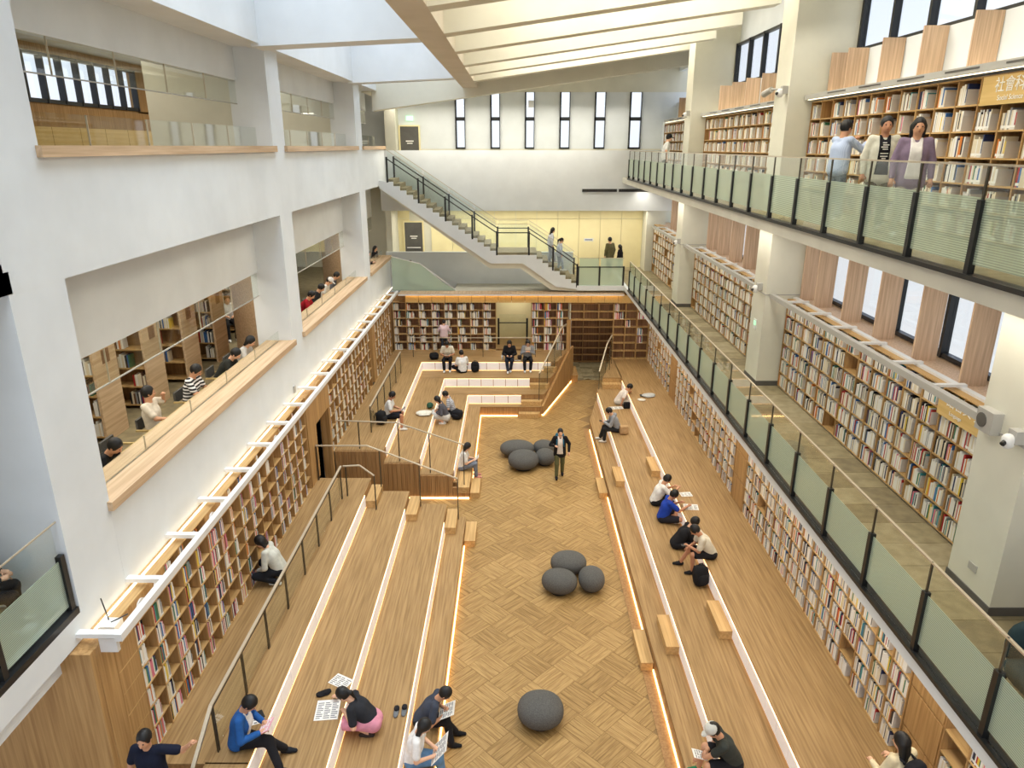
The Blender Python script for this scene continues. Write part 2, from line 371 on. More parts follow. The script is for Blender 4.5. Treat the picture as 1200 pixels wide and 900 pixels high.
for lev, z0, z1 in ((2, 6.52, 8.3), (3, 11.77, 13.05)):
    for i, (a, b) in enumerate(bays):
        t = thing('window_%d' % wn, 'black framed window band of the right galleries', None, (7.25, (a+b)/2, z0), kind='structure'); wn += 1
        MB().box(7.2, 7.32, a, b, z0, z0+.08).box(7.2, 7.32, a, b, z1-.07, z1).build('frame', M['black'], t)
        k = 6 if lev == 3 else 5
        if i == 3: k = 4
        for q in range(k+1):
            yy = a+(b-a)*q/k; MB().box(7.18, 7.32, yy-.04, yy+.04, z0, z1).build('mullion', M['black'], t)
        for q in range(k):
            MB().box(7.26, 7.27, a+(b-a)*q/k+.04, a+(b-a)*(q+1)/k-.04, z0+.08, z1-.07).build('pane', M['winglass'], t)
fins2 = [24.9, 23.52, 22.14, 20.76, 19.38, 18.0, 15.57, 14.18, 12.83, 11.45, 10.12, 8.8, 30.9, 29.5, 28.1, 26.7, 6.9, 5.5]
w2 = thing('trim_1', 'upright timber fins in front of the middle gallery windows', None, (6.85, 15, 6.5), kind='structure')
w3 = thing('trim_2', 'upright timber fins above the upper gallery bookcases', None, (6.85, 15, 11), kind='structure')
mf2 = MB().box(-.2, .2, -.02, .02, 0, 1.8).mesh('window_fin', [M['fin']]); mf3 = MB().box(-.2, .2, -.02, .02, 0, .8).mesh('window_fin', [M['fin']])
for y in fins2+[16.36]:
    inst('window_fin', mf2, (6.85, y, 6.5), w2); inst('window_fin', mf3, (6.85, y-.03, 10.96), w3)
# white angled panels between the upper fins
for y in fins2: MB().box(7.06, 7.1, y-1.36, y-.03, 10.96, 11.76).build('white_panel', M['white'], w3)
# ---- back end
struct(MB().box(-5.75, 7.3, 31.5, 31.72, 7.26, 9.74), 'wall_back', M['white'], label='solid parapet band of the upper back gallery')
struct(MB().box(-5.75, 2.62, 32.0, 32.15, -.1, 5.42), 'wall_back', M['white'], label='white parapet of the stairwell')
wb = struct(MB().box(-12.4, 8.2, 34.3, 34.5, -.1, 9.79).box(-12.4, 8.2, 34.3, 34.5, 12.2, 13.4), 'wall_back', M['cream'])
xs = [(-2.69, -2.24), (-1.1, -.66), (.46, .9), (2.03, 2.5), (3.6, 4.1), (5.17, 5.72)]
px = -12.4; m = MB()
for a, b in xs+[(8.2, 8.3)]: m.box(px, a, 34.3, 34.5, 9.79, 12.2); px = b
m.build('wall_panel', M['white'], wb)
for i, (a, b) in enumerate(xs):
    t = thing('window_%d' % wn, 'tall narrow black framed window in the back wall', None, ((a+b)/2, 34.32, 9.79), kind='structure'); wn += 1
    MB().box(a, a+.07, 34.2, 34.4, 9.79, 12.2).box(b-.03, b, 34.2, 34.4, 9.79, 12.2).box(a, b, 34.2, 34.4, 9.79, 9.86).box(a, b, 34.2, 34.4, 11.0, 11.15).build('frame', M['black'], t)
    MB().box(a+.07, b-.03, 34.34, 34.35, 9.86, 12.2).build('pane', M['winglass'], t)
# pale yellow panels on the middle level's back wall
for k in range(12):
    x0 = -5.95+k*1.0
    if x0+1 > 6.1: break
    if -5.3 < x0+.5 < -4.2: continue
    MB().box(x0+.008, x0+.992, 34.24, 34.3, L2, 6.66).build('wall_panel', M['yellow'], wb)
    MB().box(x0+.008, x0+.992, 34.24, 34.3, 6.68, 7.5).build('wall_panel', M['yellow'], wb)
struct(MB().box(6.05, 6.9, 33.2, 34.3, L2, 8.4), 'column', M['cream'], label='cream corner pier of the back gallery')
for i, (z, zt) in enumerate(((L2, 6.5), (L3, 10.75))):
    t = thing('door_%d' % (i+1), 'grey steel fire door at the left of the back wall, %s level' % ('middle', 'upper')[i], None, (-4.78, 34.2, z), kind='structure')
    MB().box(-5.2, -4.36, 34.2, 34.28, z, zt).build('leaf', M['door'], t)
    MB().box(-5.26, -5.2, 34.16, 34.3, z, zt+.06).box(-4.36, -4.3, 34.16, 34.3, z, zt+.06).box(-5.2, -4.36, 34.16, 34.3, zt, zt+.06).build('door_frame', M['yellow'], t)
    MB().bar((-5.1, 34.12, z+.95), (-4.46, 34.12, z+.95), .025).build('push_bar', M['wmetal'], t)
    MB().box(-4.95, -4.6, 34.19, 34.2, z+1.45, z+1.5).box(-4.9, -4.65, 34.19, 34.2, z+1.36, z+1.4).build('lettering', M['signw'], t)
struct(MB().box(-5.75, -5.28, 33.4, 34.3, L3, 11.5).box(-5.75, -5.5, 32.4, 34.3, L2, 8), 'wall_return', M['cream'], label='short wall beside the fire door')
t = MB().box(-4.9, -4.6, 34.22, 34.3, 11.0, 11.2).build('exit_sign', M['green']); setp(t, 'small green exit sign above the upper fire door', 'sign')
for a, b in ((2.9, 4.38), (4.46, 5.9)):
    t = thing('air_grille', 'long dark slot grille in the parapet band, %s of two' % ('left' if a < 4 else 'right'), 'grille', ((a+b)/2, 31.49, 8.06))
    MB().box(a, b, 31.47, 31.5, 8.05, 8.17).build('recess', M['black'], t)
    for q in range(3): MB().box(a, b, 31.455, 31.475, 8.07+q*.035, 8.078+q*.035).build('slat', M['door'], t)
# ---- roof
zr = lambda x: 12.03+.135*(x+1.41)
struct(MB().box(-2.0, -1.41, -3, 29.4, 12.03, 14.6), 'beam', M['beamunder'], label='long straight roof beam')
for a in (-.9, 7.5, 16.15, 25.2):
    p = [(-5.45, 11.86), (-2.0, 12.02), (-2.0, 14.6), (-5.45, 14.6)]
    struct(MB().prism([(x, z) for x, z in p], 1, a, a+.68), 'beam', M['white'], label='deep white cross beam below the skylights')
struct(MB().prism([(-5.5, 11.2), (7.3, 12.92), (7.3, 15.0), (-5.5, 14.6)], 1, 29.4, 30.0), 'beam', M['cream'], label='sloping end beam')
for y in (4.2, 7.15, 10.1, 13.0, 15.9, 18.75, 21.75, 24.4, 26.75):
    struct(MB().prism([(-1.41, zr(-1.41)), (6.2, zr(6.2)), (6.2, zr(6.2)+1.45), (-1.41, zr(-1.41)+1.45)], 1, y-.25, y+.25), 'beam', M['cream'], label='sloping roof rib')
struct(MB().prism([(-1.41, 13.5), (7.5, 13.5+.135*8.91), (7.5, 14.9), (-1.41, 14.9)], 1, -3, 34.5), 'ceiling', M['cream'])
struct(MB().box(-12.4, -1.4, 29.4, 34.5, 14.0, 14.3), 'ceiling', M['white'], label='flat ceiling over the back end')
struct(MB().prism([(-6, 11.9), (7.3, 13.3), (7.3, 13.5), (-6, 12.1)], 1, 30.0, 34.4), 'ceiling', M['cream'], label='low ceiling over the back gallery')
for i, (a, b) in enumerate(((-.2, 7.5), (8.2, 16.15), (16.85, 25.2), (25.9, 29.4))):
    t = thing('skylight_%d' % (i+1), 'clear roof light over the left part of the hall', None, (-3.7, (a+b)/2, 14.6), kind='structure')
    MB().box(-5.45, -2.0, a, b, 14.62, 14.64).build('pane', M['winglass'], t)
    for k in range(1, 4): MB().box(-5.45, -2.0, a+(b-a)*k/4-.03, a+(b-a)*k/4+.03, 14.56, 14.62).build('glazing_bar', M['wmetal'], t)
t = thing('air_grille', 'pale air outlet with two louvred panels in the end beam', 'grille', (2.9, 29.38, 12.7))
for a in (1.55, 3.0):
    zc = 11.2+(a+6.1)*.134+.55
    MB().hexa([(a, 29.37, zc), (a+1.3, 29.37, zc+.17), (a+1.3, 29.395, zc+.17), (a, 29.395, zc), (a, 29.37, zc+.16), (a+1.3, 29.37, zc+.33), (a+1.3, 29.395, zc+.33), (a, 29.395, zc+.16)]).build('louvre', M['door'], t)

# ------------------------------------------------------------------ seating terraces
def tier(t, x0, x1, y0, y1, z0, z1, name='tread', m='tread'):
    MB().box(x0, x1, y0, y1, z0, z1-.03).build('platform', M['woodback'], t)
    MB().box(x0-.012, x1+.012, y0-.012, y1+.012, z1-.03, z1).build(name, M[m], t)
lp_y = MB().box(-.008, .008, -.25, .25, 0, S1-.075).mesh('light_panel', [M['lpan']])
lp_x = MB().box(-.25, .25, -.008, .008, 0, S1-.075).mesh('light_panel', [M['lpan']])
def lights_y(t, x, y0, y1, z):     # riser panels along Y
    n = max(1, round((y1-y0)/.52)); w = (y1-y0)/n
    MB().box(x-.018, x-.002, y0, y1, z+S1-.045, z+S1-.034).box(x+.01, x+.012, y0, y1, z+.004, z+.02).build('light_strip', M['nose'], t)
    for k in range(n):
        o = inst('light_panel', lp_y, (x, y1-(k+.5)*w, z+.03), t); o.scale = (1, (w-.02)/.5, 1)
def lights_x(t, y, x0, x1, z):
    n = max(1, round((x1-x0)/.52)); w = (x1-x0)/n
    MB().box(x0, x1, y-.004, y+.01, z+S1-.045, z+S1-.034).box(x0, x1, y-.014, y-.01, z+.004, z+.02).build('light_strip', M['nose'], t)
    for k in range(n):
        o = inst('light_panel', lp_x, (x0+(k+.5)*w, y, z+.03), t); o.scale = ((w-.02)/.5, 1, 1)
def block(t, x0, x1, y0, y1, z0):
    MB().box(x0, x1, y0, y1, z0, z0+.17).box(x0-.006, x1+.006, y0-.006, y1+.006, z0+.17, z0+.192).build('step', [M['wood']], t)
# near left terrace
TL = thing('seating_terrace', 'wide oak stepped seating terrace at near left, beside the long handrail', 'seating terrace', (-3.3, 10, 0))
ex = [-1.32, -1.82, -2.81, -3.81]
for k, x in enumerate(ex): tier(TL, -5.2, x, Y0 if k < 3 else 7.9, 17.1, k*S1 if k else 0, (k+1)*S1)
tier(TL, -5.2, -3.81, Y0, 7.3, .2, .96); tier(TL, -5.2, -4.4, 7.3, 7.6, .2, 1.155); tier(TL, -5.2, -4.4, 7.6, 7.9, .2, 1.35)
tier(TL, -4.4, -3.81, 7.3, 7.9, .9, 1.54)
for k in (1, 2, 3): lights_y(TL, ex[k]+.022, Y0, 16.2, k*S1)
MB().box(-1.31, -1.285, Y0, 16.2, .01, .05).build('light_strip', M['led'], TL)
for k, x in enumerate(ex): block(TL, x+.02, x+.3, 16.2, 17.2 if k < 3 else 17.12, k*S1)
# U shaped far terrace
TU = thing('seating_terrace', 'U shaped oak seating terrace below the back bookcases', 'seating terrace', (-2.5, 26, 0))
yb = [25.7, 26.05, 26.95, 27.93]
xd = lambda y: 1.04+(y-25.75)*.333        # the slanting side wall
lx = [.17, .27, .62, 1.69]
for k in range(4):
    z0, z1 = k*S1, (k+1)*S1
    tier(TU, -5.2, ex[k], 18.95+(.25 if k == 0 else 0), yb[k], z0, z1)
    ye = 29.56
    p = [(-5.2, yb[k]), (xd(yb[k]), yb[k]), (xd(ye), ye), (-5.2, ye)]
    MB().prism(p, 2, z0, z1-.03).build('platform', M['woodback'], TU)
    q = [(-5.2, yb[k]-.012), (xd(yb[k]), yb[k]-.012), (xd(ye), ye), (-5.2, ye)]
    MB().prism(q, 2, z1-.03, z1).build('tread', M['treadx'], TU)
    if k:
        lights_y(TU, ex[k]+.022, 19.3, yb[k]-.02, z0); lights_x(TU, yb[k]-.022, ex[k]+.03, lx[k] if k < 3 else 1.5, z0)
    ya = yb[k]-.28
    MB().prism([(lx[k] if k < 3 else 1.2, ya), (xd(ya)-.02, ya), (xd(yb[k])-.02, yb[k]-.02), (lx[k] if k < 3 else 1.2, yb[k]-.02)], 2, z0, z0+.19).build('step', M['wood'], TU)
MB().box(-1.3, -1.28, 19.9, 25.66, .01, .05).box(-1.3, .13, 25.64, 25.66, .01, .05).box(-3.1, -1.33, 18.85, 18.87, .01, .06).build('light_strip', M['led'], TU)
block(TU, -1.30, -1.04, 18.9, 19.88, 0); block(TU, -1.66, -1.33, 18.85, 20.1, .2)
# stepped plank wall facing the cross passage
for k in range(4):
    xa, xb = (ex[k] if k < 3 else -3.81), (ex[k+1] if k < 3 else -5.2)
    n = max(1, round((xa-xb)/.12))
    if k == 0: n = 4
    for q in range(n):
        a = xb+(xa-xb)*q/n; b = xb+(xa-xb)*(q+1)/n
        MB().box(a+.003, b-.003, 18.88, 18.95, .06, (k+1)*S1-.02).build('plank', M['browndk'] if False else M['woodback'], TU)
# slanting plank wall right of the steps
DW = thing('plank_wall', 'slanting oak plank wall beside the back steps', 'wall', (1.8, 28, 0))
dn = Vector((xd(30.2)-xd(25.75), 30.2-25.75, 0)); Ld = dn.length; dn.normalize(); pn = Vector((dn.y, -dn.x, 0))
for k in range(34):
    s0 = Ld*k/34; s1 = Ld*(k+1)/34-.006
    a = Vector((xd(25.75), 25.75, 0))+dn*s0; b = Vector((xd(25.75), 25.75, 0))+dn*s1
    zt = lambda s: .40+min(1, s/(Ld*.86))*1.18
    MB().hexa([a+Vector((0,0,.07)), b+Vector((0,0,.07)), b+pn*.09+Vector((0,0,.07)), a+pn*.09+Vector((0,0,.07)),
               a+Vector((0,0,zt(s0))), b+Vector((0,0,zt(s1))), b+pn*.09+Vector((0,0,zt(s1))), a+pn*.09+Vector((0,0,zt(s0)))]).build('plank', M['woodz'], DW)
a = Vector((xd(25.75), 25.75, .01))+pn*.03
MB().hexa([a, a+dn*Ld, a+dn*Ld+pn*.07, a+pn*.07]+[v+Vector((0,0,.05)) for v in (a, a+dn*Ld, a+dn*Ld+pn*.07, a+pn*.07)]).build('light_strip', M['led'], DW)
MB().box(2.23, 2.4, 29.45, 29.6, 0, 2.9).build('end_post', M['woodz'], DW)
# right terrace
TR = thing('seating_terrace', 'long oak stepped seating terrace along the right bookcases', 'seating terrace', (4, 15, 0))
rx = [2.78, 3.28, 4.28]
far = [[(2.78, 24.3), (3.28, 26.62)], None, None]
MB().prism([(rx[0], Y0), (rx[0], 24.3), (3.28, 26.66), (5.8, 26.66), (5.8, Y0)], 2, .05, S1-.03).build('platform', M['woodback'], TR)
MB().prism([(rx[0]-.012, Y0), (rx[0]-.012, 24.3), (3.27, 26.67), (5.8, 26.67), (5.8, Y0)], 2, S1-.03, S1).build('tread', M['tread'], TR)
MB().prism([(rx[0]+.02, Y0), (rx[0]+.02, 24.3), (3.3, 26.6), (5.8, 26.6), (5.8, Y0)], 2, -.02, .05).build('plinth', M['woodback'], TR)
MB().prism([(3.28, Y0), (3.28, 26.66), (3.52, 27.6), (5.8, 27.6), (5.8, Y0)], 2, S1, 2*S1-.03).build('platform', M['woodback'], TR)
MB().prism([(3.268, Y0), (3.268, 26.66), (3.51, 27.61), (5.8, 27.61), (5.8, Y0)], 2, 2*S1-.03, 2*S1).build('tread', M['tread'], TR)
tier(TR, 4.28, 5.95, Y0, 29.56, 2*S1, 3*S1)
MB().prism([(3.53, 26.98), (3.9, 28.4), (4.2, 29.56), (4.3, 29.56), (4.3, 26.98)], 2, S1*2, S1*3-.03).build('platform', M['wood'], TR)
MB().prism([(3.52, 26.97), (3.89, 28.4), (4.19, 29.56), (4.3, 29.56), (4.3, 26.97)], 2, S1*3-.03, S1*3).build('tread', M['tread'], TR)
MB().box(3.5, 4.26, 26.7, 26.98, 2*S1, 2*S1+.19).build('step', M['wood'], TR)
lights_y(TR, 3.258, Y0, 26.3, S1); lights_y(TR, 4.258, Y0, 26.7, 2*S1)
for a, b in ((Y0, 11.6), (12.75, 18.9), (19.95, 24.2)): MB().box(2.755, 2.775, a, b, .01, .05).build('light_strip', M['led'], TR)
for y in (11.62, 18.9): block(TR, 2.52, 2.76, y, y+1.02, 0); block(TR, 3.0, 3.26, y, y+1.0, S1)
for y in (11.6, 18.8): block(TR, 4.0, 4.26, y, y+.98, 2*S1)
t = MB().box(2.52, 2.8, 29.9, 31.3, 0, .28).box(2.5, 2.82, 29.88, 31.32, .28, .31).build('low_bench', [M['woodz']]); setp(t, 'low oak ledge beside the passage entrance', 'bench')

struct(MB().box(-2.6, 2.6, 29.96, 31.98, 3.92, 4.0), 'ceiling', M['concrete'], label='slab over the back doorway landing')

struct(MB().box(-7.0, -6.9, 17.2, 18.7, 0, 3.0).box(-6.9, -5.5, 17.2, 17.3, 0, 3.0).box(-6.9, -5.5, 18.6, 18.7, 0, 3.0).box(-7.0, -5.5, 17.2, 18.7, 3.0, 3.1), 'wall_passage', M['browndk'], label='dark wood lining of the left passage')
# ------------------------------------------------------------------ bookcases and books
ORD = ['first', 'second', 'third', 'fourth', 'fifth', 'sixth', 'seventh', 'eighth', 'ninth', 'tenth', 'eleventh', 'twelfth', 'thirteenth', 'fourteenth', 'fifteenth', 'sixteenth', 'seventeenth', 'eighteenth', 'nineteenth', 'twentieth']
def campix(p):
    cyw, syw, c, s = math.cos(YAW), math.sin(YAW), math.cos(PITCH), math.sin(PITCH)
    z = p[2]-CAMZ; X = p[0]*cyw+p[1]*syw; Y = -p[0]*syw+p[1]*cyw
    d = Y*c-z*s; u = Y*s+z*c
    return 600+F*X/d, 450-F*u/d, d
PAL = [('white', (236,234,228)), ('cream', (226,214,188)), ('navy', (40,52,92)), ('red', (176,42,44)), ('black', (34,34,38)), ('blue', (62,112,176)),
       ('green', (58,116,84)), ('grey', (150,150,150)), ('orange', (214,126,52)), ('pink', (214,120,140)), ('yellow', (226,196,70)), ('brown', (112,78,56)), ('teal', (60,140,146))]
PW = [46, 34, 4, 4, 8, 4, 3, 5, 3, 1, 2, 2, 2]
PWL = [34, 10, 7, 7, 6, 8, 4, 5, 4, 8, 3, 1, 2]
BM = [mat('book_cover_'+n, srgb(*c), .6) for n, c in PAL]
PAGE = mat('book_pages', srgb(232,224,204), .9); LAB = mat('spine_label', srgb(244,243,238), .7)
ENDM = mat('bookend_white', srgb(226,222,214), .5)
BOOKS = []; ENDS = []
class Frame:      # s along the run, d into the shelf, z up
    def __init__(f, o, a, n): f.o, f.a, f.n = Vector(o), Vector(a), Vector(n)
    def p(f, s, d, z): return f.o+f.a*s+f.n*d+Vector((0, 0, z))
    def box(f, mb, s0, s1, d0, d1, z0, z1, m=0):
        p, q = f.p(s0, d0, z0), f.p(s1, d1, z1)
        return mb.box(p.x, q.x, p.y, q.y, p.z, q.z, m)
def bookcase(label, o, a, n, ncol, cw, nrow, rh, depth=.26, style='left', blanktop=(), blank=(), open_rows=None, empties=.06, where='', mats=None, t=None, skip=()):
    f = Frame(o, a, n); L_ = ncol*cw; H = nrow*rh
    ml = mats or (M['wood'], M['woodz'], M['woodback'])
    base = f.p(L_/2, depth/2, 0)
    t = thing('bookcase', label, 'bookcase', base)
    f.box(MB(), 0, L_, depth-.015, depth, 0, H).build('back_panel', ml[2], t)
    for c in range(ncol+1): f.box(MB(), c*cw-.012, c*cw+.012, 0, depth-.016, .0, H+.02).build('upright', ml[1], t)
    for r in range(nrow+1): f.box(MB(), .013, L_-.013, .004, depth-.017, r*rh, r*rh+.022).build('shelf', ml[0], t)
    for c in range(ncol):
        for r in range(nrow):
            if (c, r) in skip: continue
            if (c, r) in blank or (r == nrow-1 and c in blanktop):
                f.box(MB(), c*cw+.014, (c+1)*cw-.014, .002, .014, r*rh+.024, (r+1)*rh-.002).build('blank_panel', ml[1], t); continue
            rr = random.random()
            if open_rows and r in open_rows: continue
            if rr < empties: continue
            inner = cw-.03; z0 = r*rh+.023
            if style == 'dense': fill = random.choice((.6, .7, .76, .84, .9, .94))*inner
            elif style == 'mid': fill = random.choice((.3, .4, .5, .6, .7))*inner
            else: fill = random.choice((.3, .36, .42, .5, .62) if c > 6 else (.4, .5, .62, .8))*inner
            s = c*cw+.016; k = 0
            pass
            rev = n[0] > 0            # right hand runs: the books lean on the far upright, the bookend faces the camera
            if rev: s = (c+1)*cw-.016-fill; fill_end = (c+1)*cw-.018; ENDS.append((f, s-.004, z0, min(.21, rh*.64), (where, c, r)))
            else: fill_end = c*cw+.016+fill
            while s < fill_end-.012:
                w = min(random.uniform(.014, .036), fill_end-s); h = (random.uniform(.78, .95) if style == 'left' else random.uniform(.66, .9))*(rh-.03); dp = random.uniform(.15, .19)
                ci = random.choices(range(len(PAL)), PWL if style == 'left' else PW)[0]
                BOOKS.append((f, s, w, h, dp, z0, ci, (where, c, r, k))); s += w+.0015; k += 1
            if not rev: ENDS.append((f, s+.001, z0, min(.2, rh*.6), (where, c, r)))
    return t
LX, LZ = -5.2, 4*S1
# lower left, against the white wall (columns run away from the camera)
for i, (a, nc, lab) in enumerate(((7.655, 18, 'long oak wall bookcase at lower left with colourful books and round speakers'), (18.75, 12, 'oak wall bookcase on the left behind the boy in the black vest'), (25.2, 8, 'oak wall bookcase in the far left corner'))):
    cwid = .49 if i == 0 else .5
    top = {1, 2, 6, 7, 12, 13} if i == 0 else {3, 8}
    bl = {(c, r) for c in (0,) for r in range(7)} if i == 0 else ({(c, r) for c in (0,) for r in range(7)} if i == 2 else ())
    t = bookcase(lab, (LX, a, LZ), (0,1,0), (-1,0,0), nc, cwid, 7, .35, .27, 'left' if i == 0 else 'mid', blanktop=top, blank=bl, where='left wall bookcase' if i == 0 else 'far left bookcase')
    for c in top:
        if i == 0:
            y = a+(c+.5)*cwid
            sp = MB().bar((LX, y, LZ+6.5*.35+.01), (LX+.02, y, LZ+6.5*.35+.01), .12, 20).build('round_speaker', M['wmetal'], t)
            MB().bar((LX+.02, y, LZ+6.5*.35+.01), (LX+.024, y, LZ+6.5*.35+.01), .085, 20).build('speaker_ring', M['gmetal'], sp)
            MB().bar((LX+.024, y, LZ+6.5*.35+.01), (LX+.03, y, LZ+6.5*.35+.01), .05, 16).build('speaker_cone', M['wmetal'], sp)
t = MB().box(-5.45, -5.19, 16.55, 17.3, LZ, 3.99).box(-5.45, -5.19, 18.6, 18.75, 0, 3.99).box(-5.45, -5.19, 17.3, 18.6, 3.0, 3.99).build('passage_surround', M['woodz']); setp(t, 'oak surround of the dark passage doorway in the left wall', 'door surround')
# white light beam carried on brackets above the lower left bookcases
t = thing('light_beam', 'long white beam on brackets above the left bookcases', 'light fitting', (-4.9, 18.3, 4.06))
MB().box(-4.96, -4.87, 7.35, 29.5, 4.06, 4.16).build('beam', M['wmetal'], t)
y = 7.42
while y < 29.4: MB().box(-5.45, -4.96, y-.05, y+.05, 4.09, 4.15).build('bracket', M['wmetal'], t); y += 1.19
MB().box(-5.4, -5.36, 7.5, 31, 4.005, 4.02).build('light_strip', M['ledw'], t)
MB().box(-4.98, -4.965, 7.5, 29.3, 4.03, 4.055).build('light_strip', M['ledw'], t)
t = thing('cable_box', 'white cable box and loose wires at the near end of the light beam', 'cable box', (-5.1, 7.6, 3.99))
MB().box(-5.2, -4.98, 7.4, 7.46, 3.86, 4.06).build('cover', M['wmetal'], t); MB().box(-5.3, -5.1, 7.6, 7.8, 3.99, 4.08).build('box', M['signw'], t)
MB().bar((-5.25, 7.75, 4.08), (-5.4, 7.9, 4.3), .008).bar((-5.2, 7.7, 4.08), (-5.05, 7.85, 4.1), .008).build('wire', M['black'], t)
# back wall bookcases
t = bookcase('oak bookcase across the back, left of the doorway with railings', (-5.15, 29.56, LZ), (1,0,0), (0,1,0), 8, .545, 6, .35, .28, 'mid', where='back left bookcase', empties=.05, mats=(M['wood'], M['wood'], M['browndk']))
t = thing('fascia', 'row of lit-toned oak panels along the top of the back bookcases', 'panelling', (0, 29.6, 3.64))
for k in range(18): MB().box(-4.6+k*.56+.01, -4.6+(k+1)*.56-.01, 29.5, 29.53, 3.65, 3.97).build('top_panel', M['signb'], t)  # paler wood puts the light line's glow into the panel colour
t = bookcase('narrow oak bookcase between the two openings at the back', (.74, 29.56, LZ), (1,0,0), (0,1,0), 3, .53, 6, .35, .28, 'left', where='back middle bookcase', mats=(M['wood'], M['wood'], M['browndk']))
t = bookcase('oak bookcase in the back right corner with books stacked flat', (4.24, 29.56, 3*S1), (1,0,0), (0,1,0), 3, .5, 7, .35, .28, 'left', where='back right bookcase', empties=.5, mats=(M['wood'], M['wood'], M['browndk']))
t = bookcase('shallow oak bookcase bridging over the passage entrance', (2.33, 29.56, 2.88), (1,0,0), (0,1,0), 3, .63, 2, .35, .28, 'left', where='bridge bookcase', empties=1, mats=(M['wood'], M['wood'], M['browndk']))
t = bookcase('dark wood shelving at the end of the tiled passage', (2.5, 32.9, .02), (1,0,0), (0,1,0), 3, .78, 7, .34, .25, 'left', where='passage bookcase', empties=1, mats=(M['woodback'], M['woodback'], M['browndk']))
struct(MB().box(2.2, 5.0, 33.2, 33.3, 0, 3.9).box(2.3, 2.4, 29.6, 33.2, 0, 3.9).box(4.75, 4.9, 29.9, 33.2, 0, 3.9), 'wall_passage', M['cream'], label='walls of the tiled passage')
MBt = MB().box(-4.85, 4.6, 29.4, 30.0, 4.0, 4.06).build('cornice', M['ledge']); setp(MBt, 'oak shelf capping the back bookcases under the stairs', 'cornice')
t = MB().box(-4.6, 4.5, 29.44, 29.49, 3.97, 3.99).build('light_strip', M['led']); setp(t, 'warm light line along the top of the back bookcases', 'light strip')
struct(MB().box(-5.4, 2.3, 29.85, 29.95, 0, LZ).box(-5.4, -.8, 29.85, 29.95, LZ, 4).box(.72, 2.3, 29.85, 29.95, LZ, 4).box(-.8, .72, 29.85, 29.95, 3.66, 4).box(2.3, 6, 29.85, 29.95, 2.9, 4), 'wall_back', M['woodback'], label='wall behind the back bookcases')
struct(MB().box(-1.6, 1.6, 29.96, 31.9, 1.3, LZ), 'floor', M['treadx'], label='landing behind the back doorway')
struct(MB().box(-1.6, 1.6, 31.8, 31.9, LZ, 4), 'wall_back', M['yellow'], label='pale wall behind the back doorway')
t = thing('railing', 'short black posted railing inside the back doorway', 'railing', (0, 30.6, LZ))
for x in (-.7, .56): MB().box(x-.04, x+.04, 30.57, 30.63, LZ, 2.72).build('post', M['black'], t)
MB().box(-.7, .56, 30.585, 30.615, 2.5, 2.54).build('rail', M['black'], t); MB().box(-.66, .52, 30.596, 30.604, LZ+.05, 2.9).build('glass_pane', M['glass'], t)
# lower right bookcases (under the balcony): books and white bookends face the hall
for i, (a, nc, lab) in enumerate(((5.0, 5, 'oak wall bookcase at the bottom right corner of the hall'), (8.4, 15, 'long oak wall bookcase at lower right, rows of white bookends'), (16.9, 14, 'oak wall bookcase at middle right under the balcony'), (24.9, 9, 'oak wall bookcase at far right under the balcony'))):
    t = bookcase(lab, (5.72, a, 3*S1), (0,1,0), (1,0,0), nc, .505, 8, .35, .27, 'dense' if i == 1 else 'mid', where=('near right bookcase', 'lower right bookcase', 'middle right bookcase', 'far right bookcase')[i], empties=.04)
for i, (a, b) in enumerate(((7.55, 8.37), (16.0, 16.88), (23.99, 24.88))):
    t = thing('blank_cabinet', 'run of plain oak panels among the right bookcases, %s of three' % ('nearest', 'middle', 'farthest')[i], 'cabinet', (5.8, (a+b)/2, 3*S1))
    for r in range(4): MB().box(5.725, 5.75, a+.02, b-.02, 3*S1+r*.7+.02, 3*S1+(r+1)*.7-.015).build('panel', M['woodz'], t)
    MB().box(5.75, 5.99, a, b, 3*S1, 3.96).build('carcass', M['wood'], t)
    if i == 0:
        for yy in (7.75, 8.1): MB().box(5.71, 5.725, yy, yy+.18, 3.1, 3.17).build('switch_plate', M['wmetal'], t)
t = MB().box(5.68, 5.7, 5, 29.4, 3.98, 4.0).build('light_strip', M['ledw']); setp(t, 'warm light line above the lower right bookcases', 'light strip')
# middle and upper gallery bookcases
for i, (a, b) in enumerate(bays[:3]):
    n_ = 15 if i else 14; y0 = b-n_*.53-.03
    w_ = ('nearest', 'middle', 'far')[i]
    wy = ('near', 'middle', 'far')[i]
    bookcase('tall oak bookcase packed with books on the middle right gallery, %s bay' % wy, (6.37, y0, L2+.03), (0,1,0), (1,0,0), n_, .53, 6, .35, .3, 'dense', where='middle gallery %s bookcase' % wy, empties=.03)
    bookcase('tall oak bookcase on the upper right gallery, %s bay' % wy, (6.37, y0, L3+.03), (0,1,0), (1,0,0), n_, .53, 6, .35, .3, 'mid' if i else 'dense', where='upper gallery %s bookcase' % wy, empties=.04)
bookcase('oak bookcase at the far end of the middle right gallery', (6.37, 28.3, L2+.03), (0,1,0), (1,0,0), 9, .53, 6, .35, .3, 'dense', where='middle gallery end bookcase')
bookcase('oak bookcase at the far end of the upper right gallery', (6.37, 26.3, L3+.03), (0,1,0), (1,0,0), 11, .53, 6, .35, .3, 'dense', where='upper gallery end bookcase')
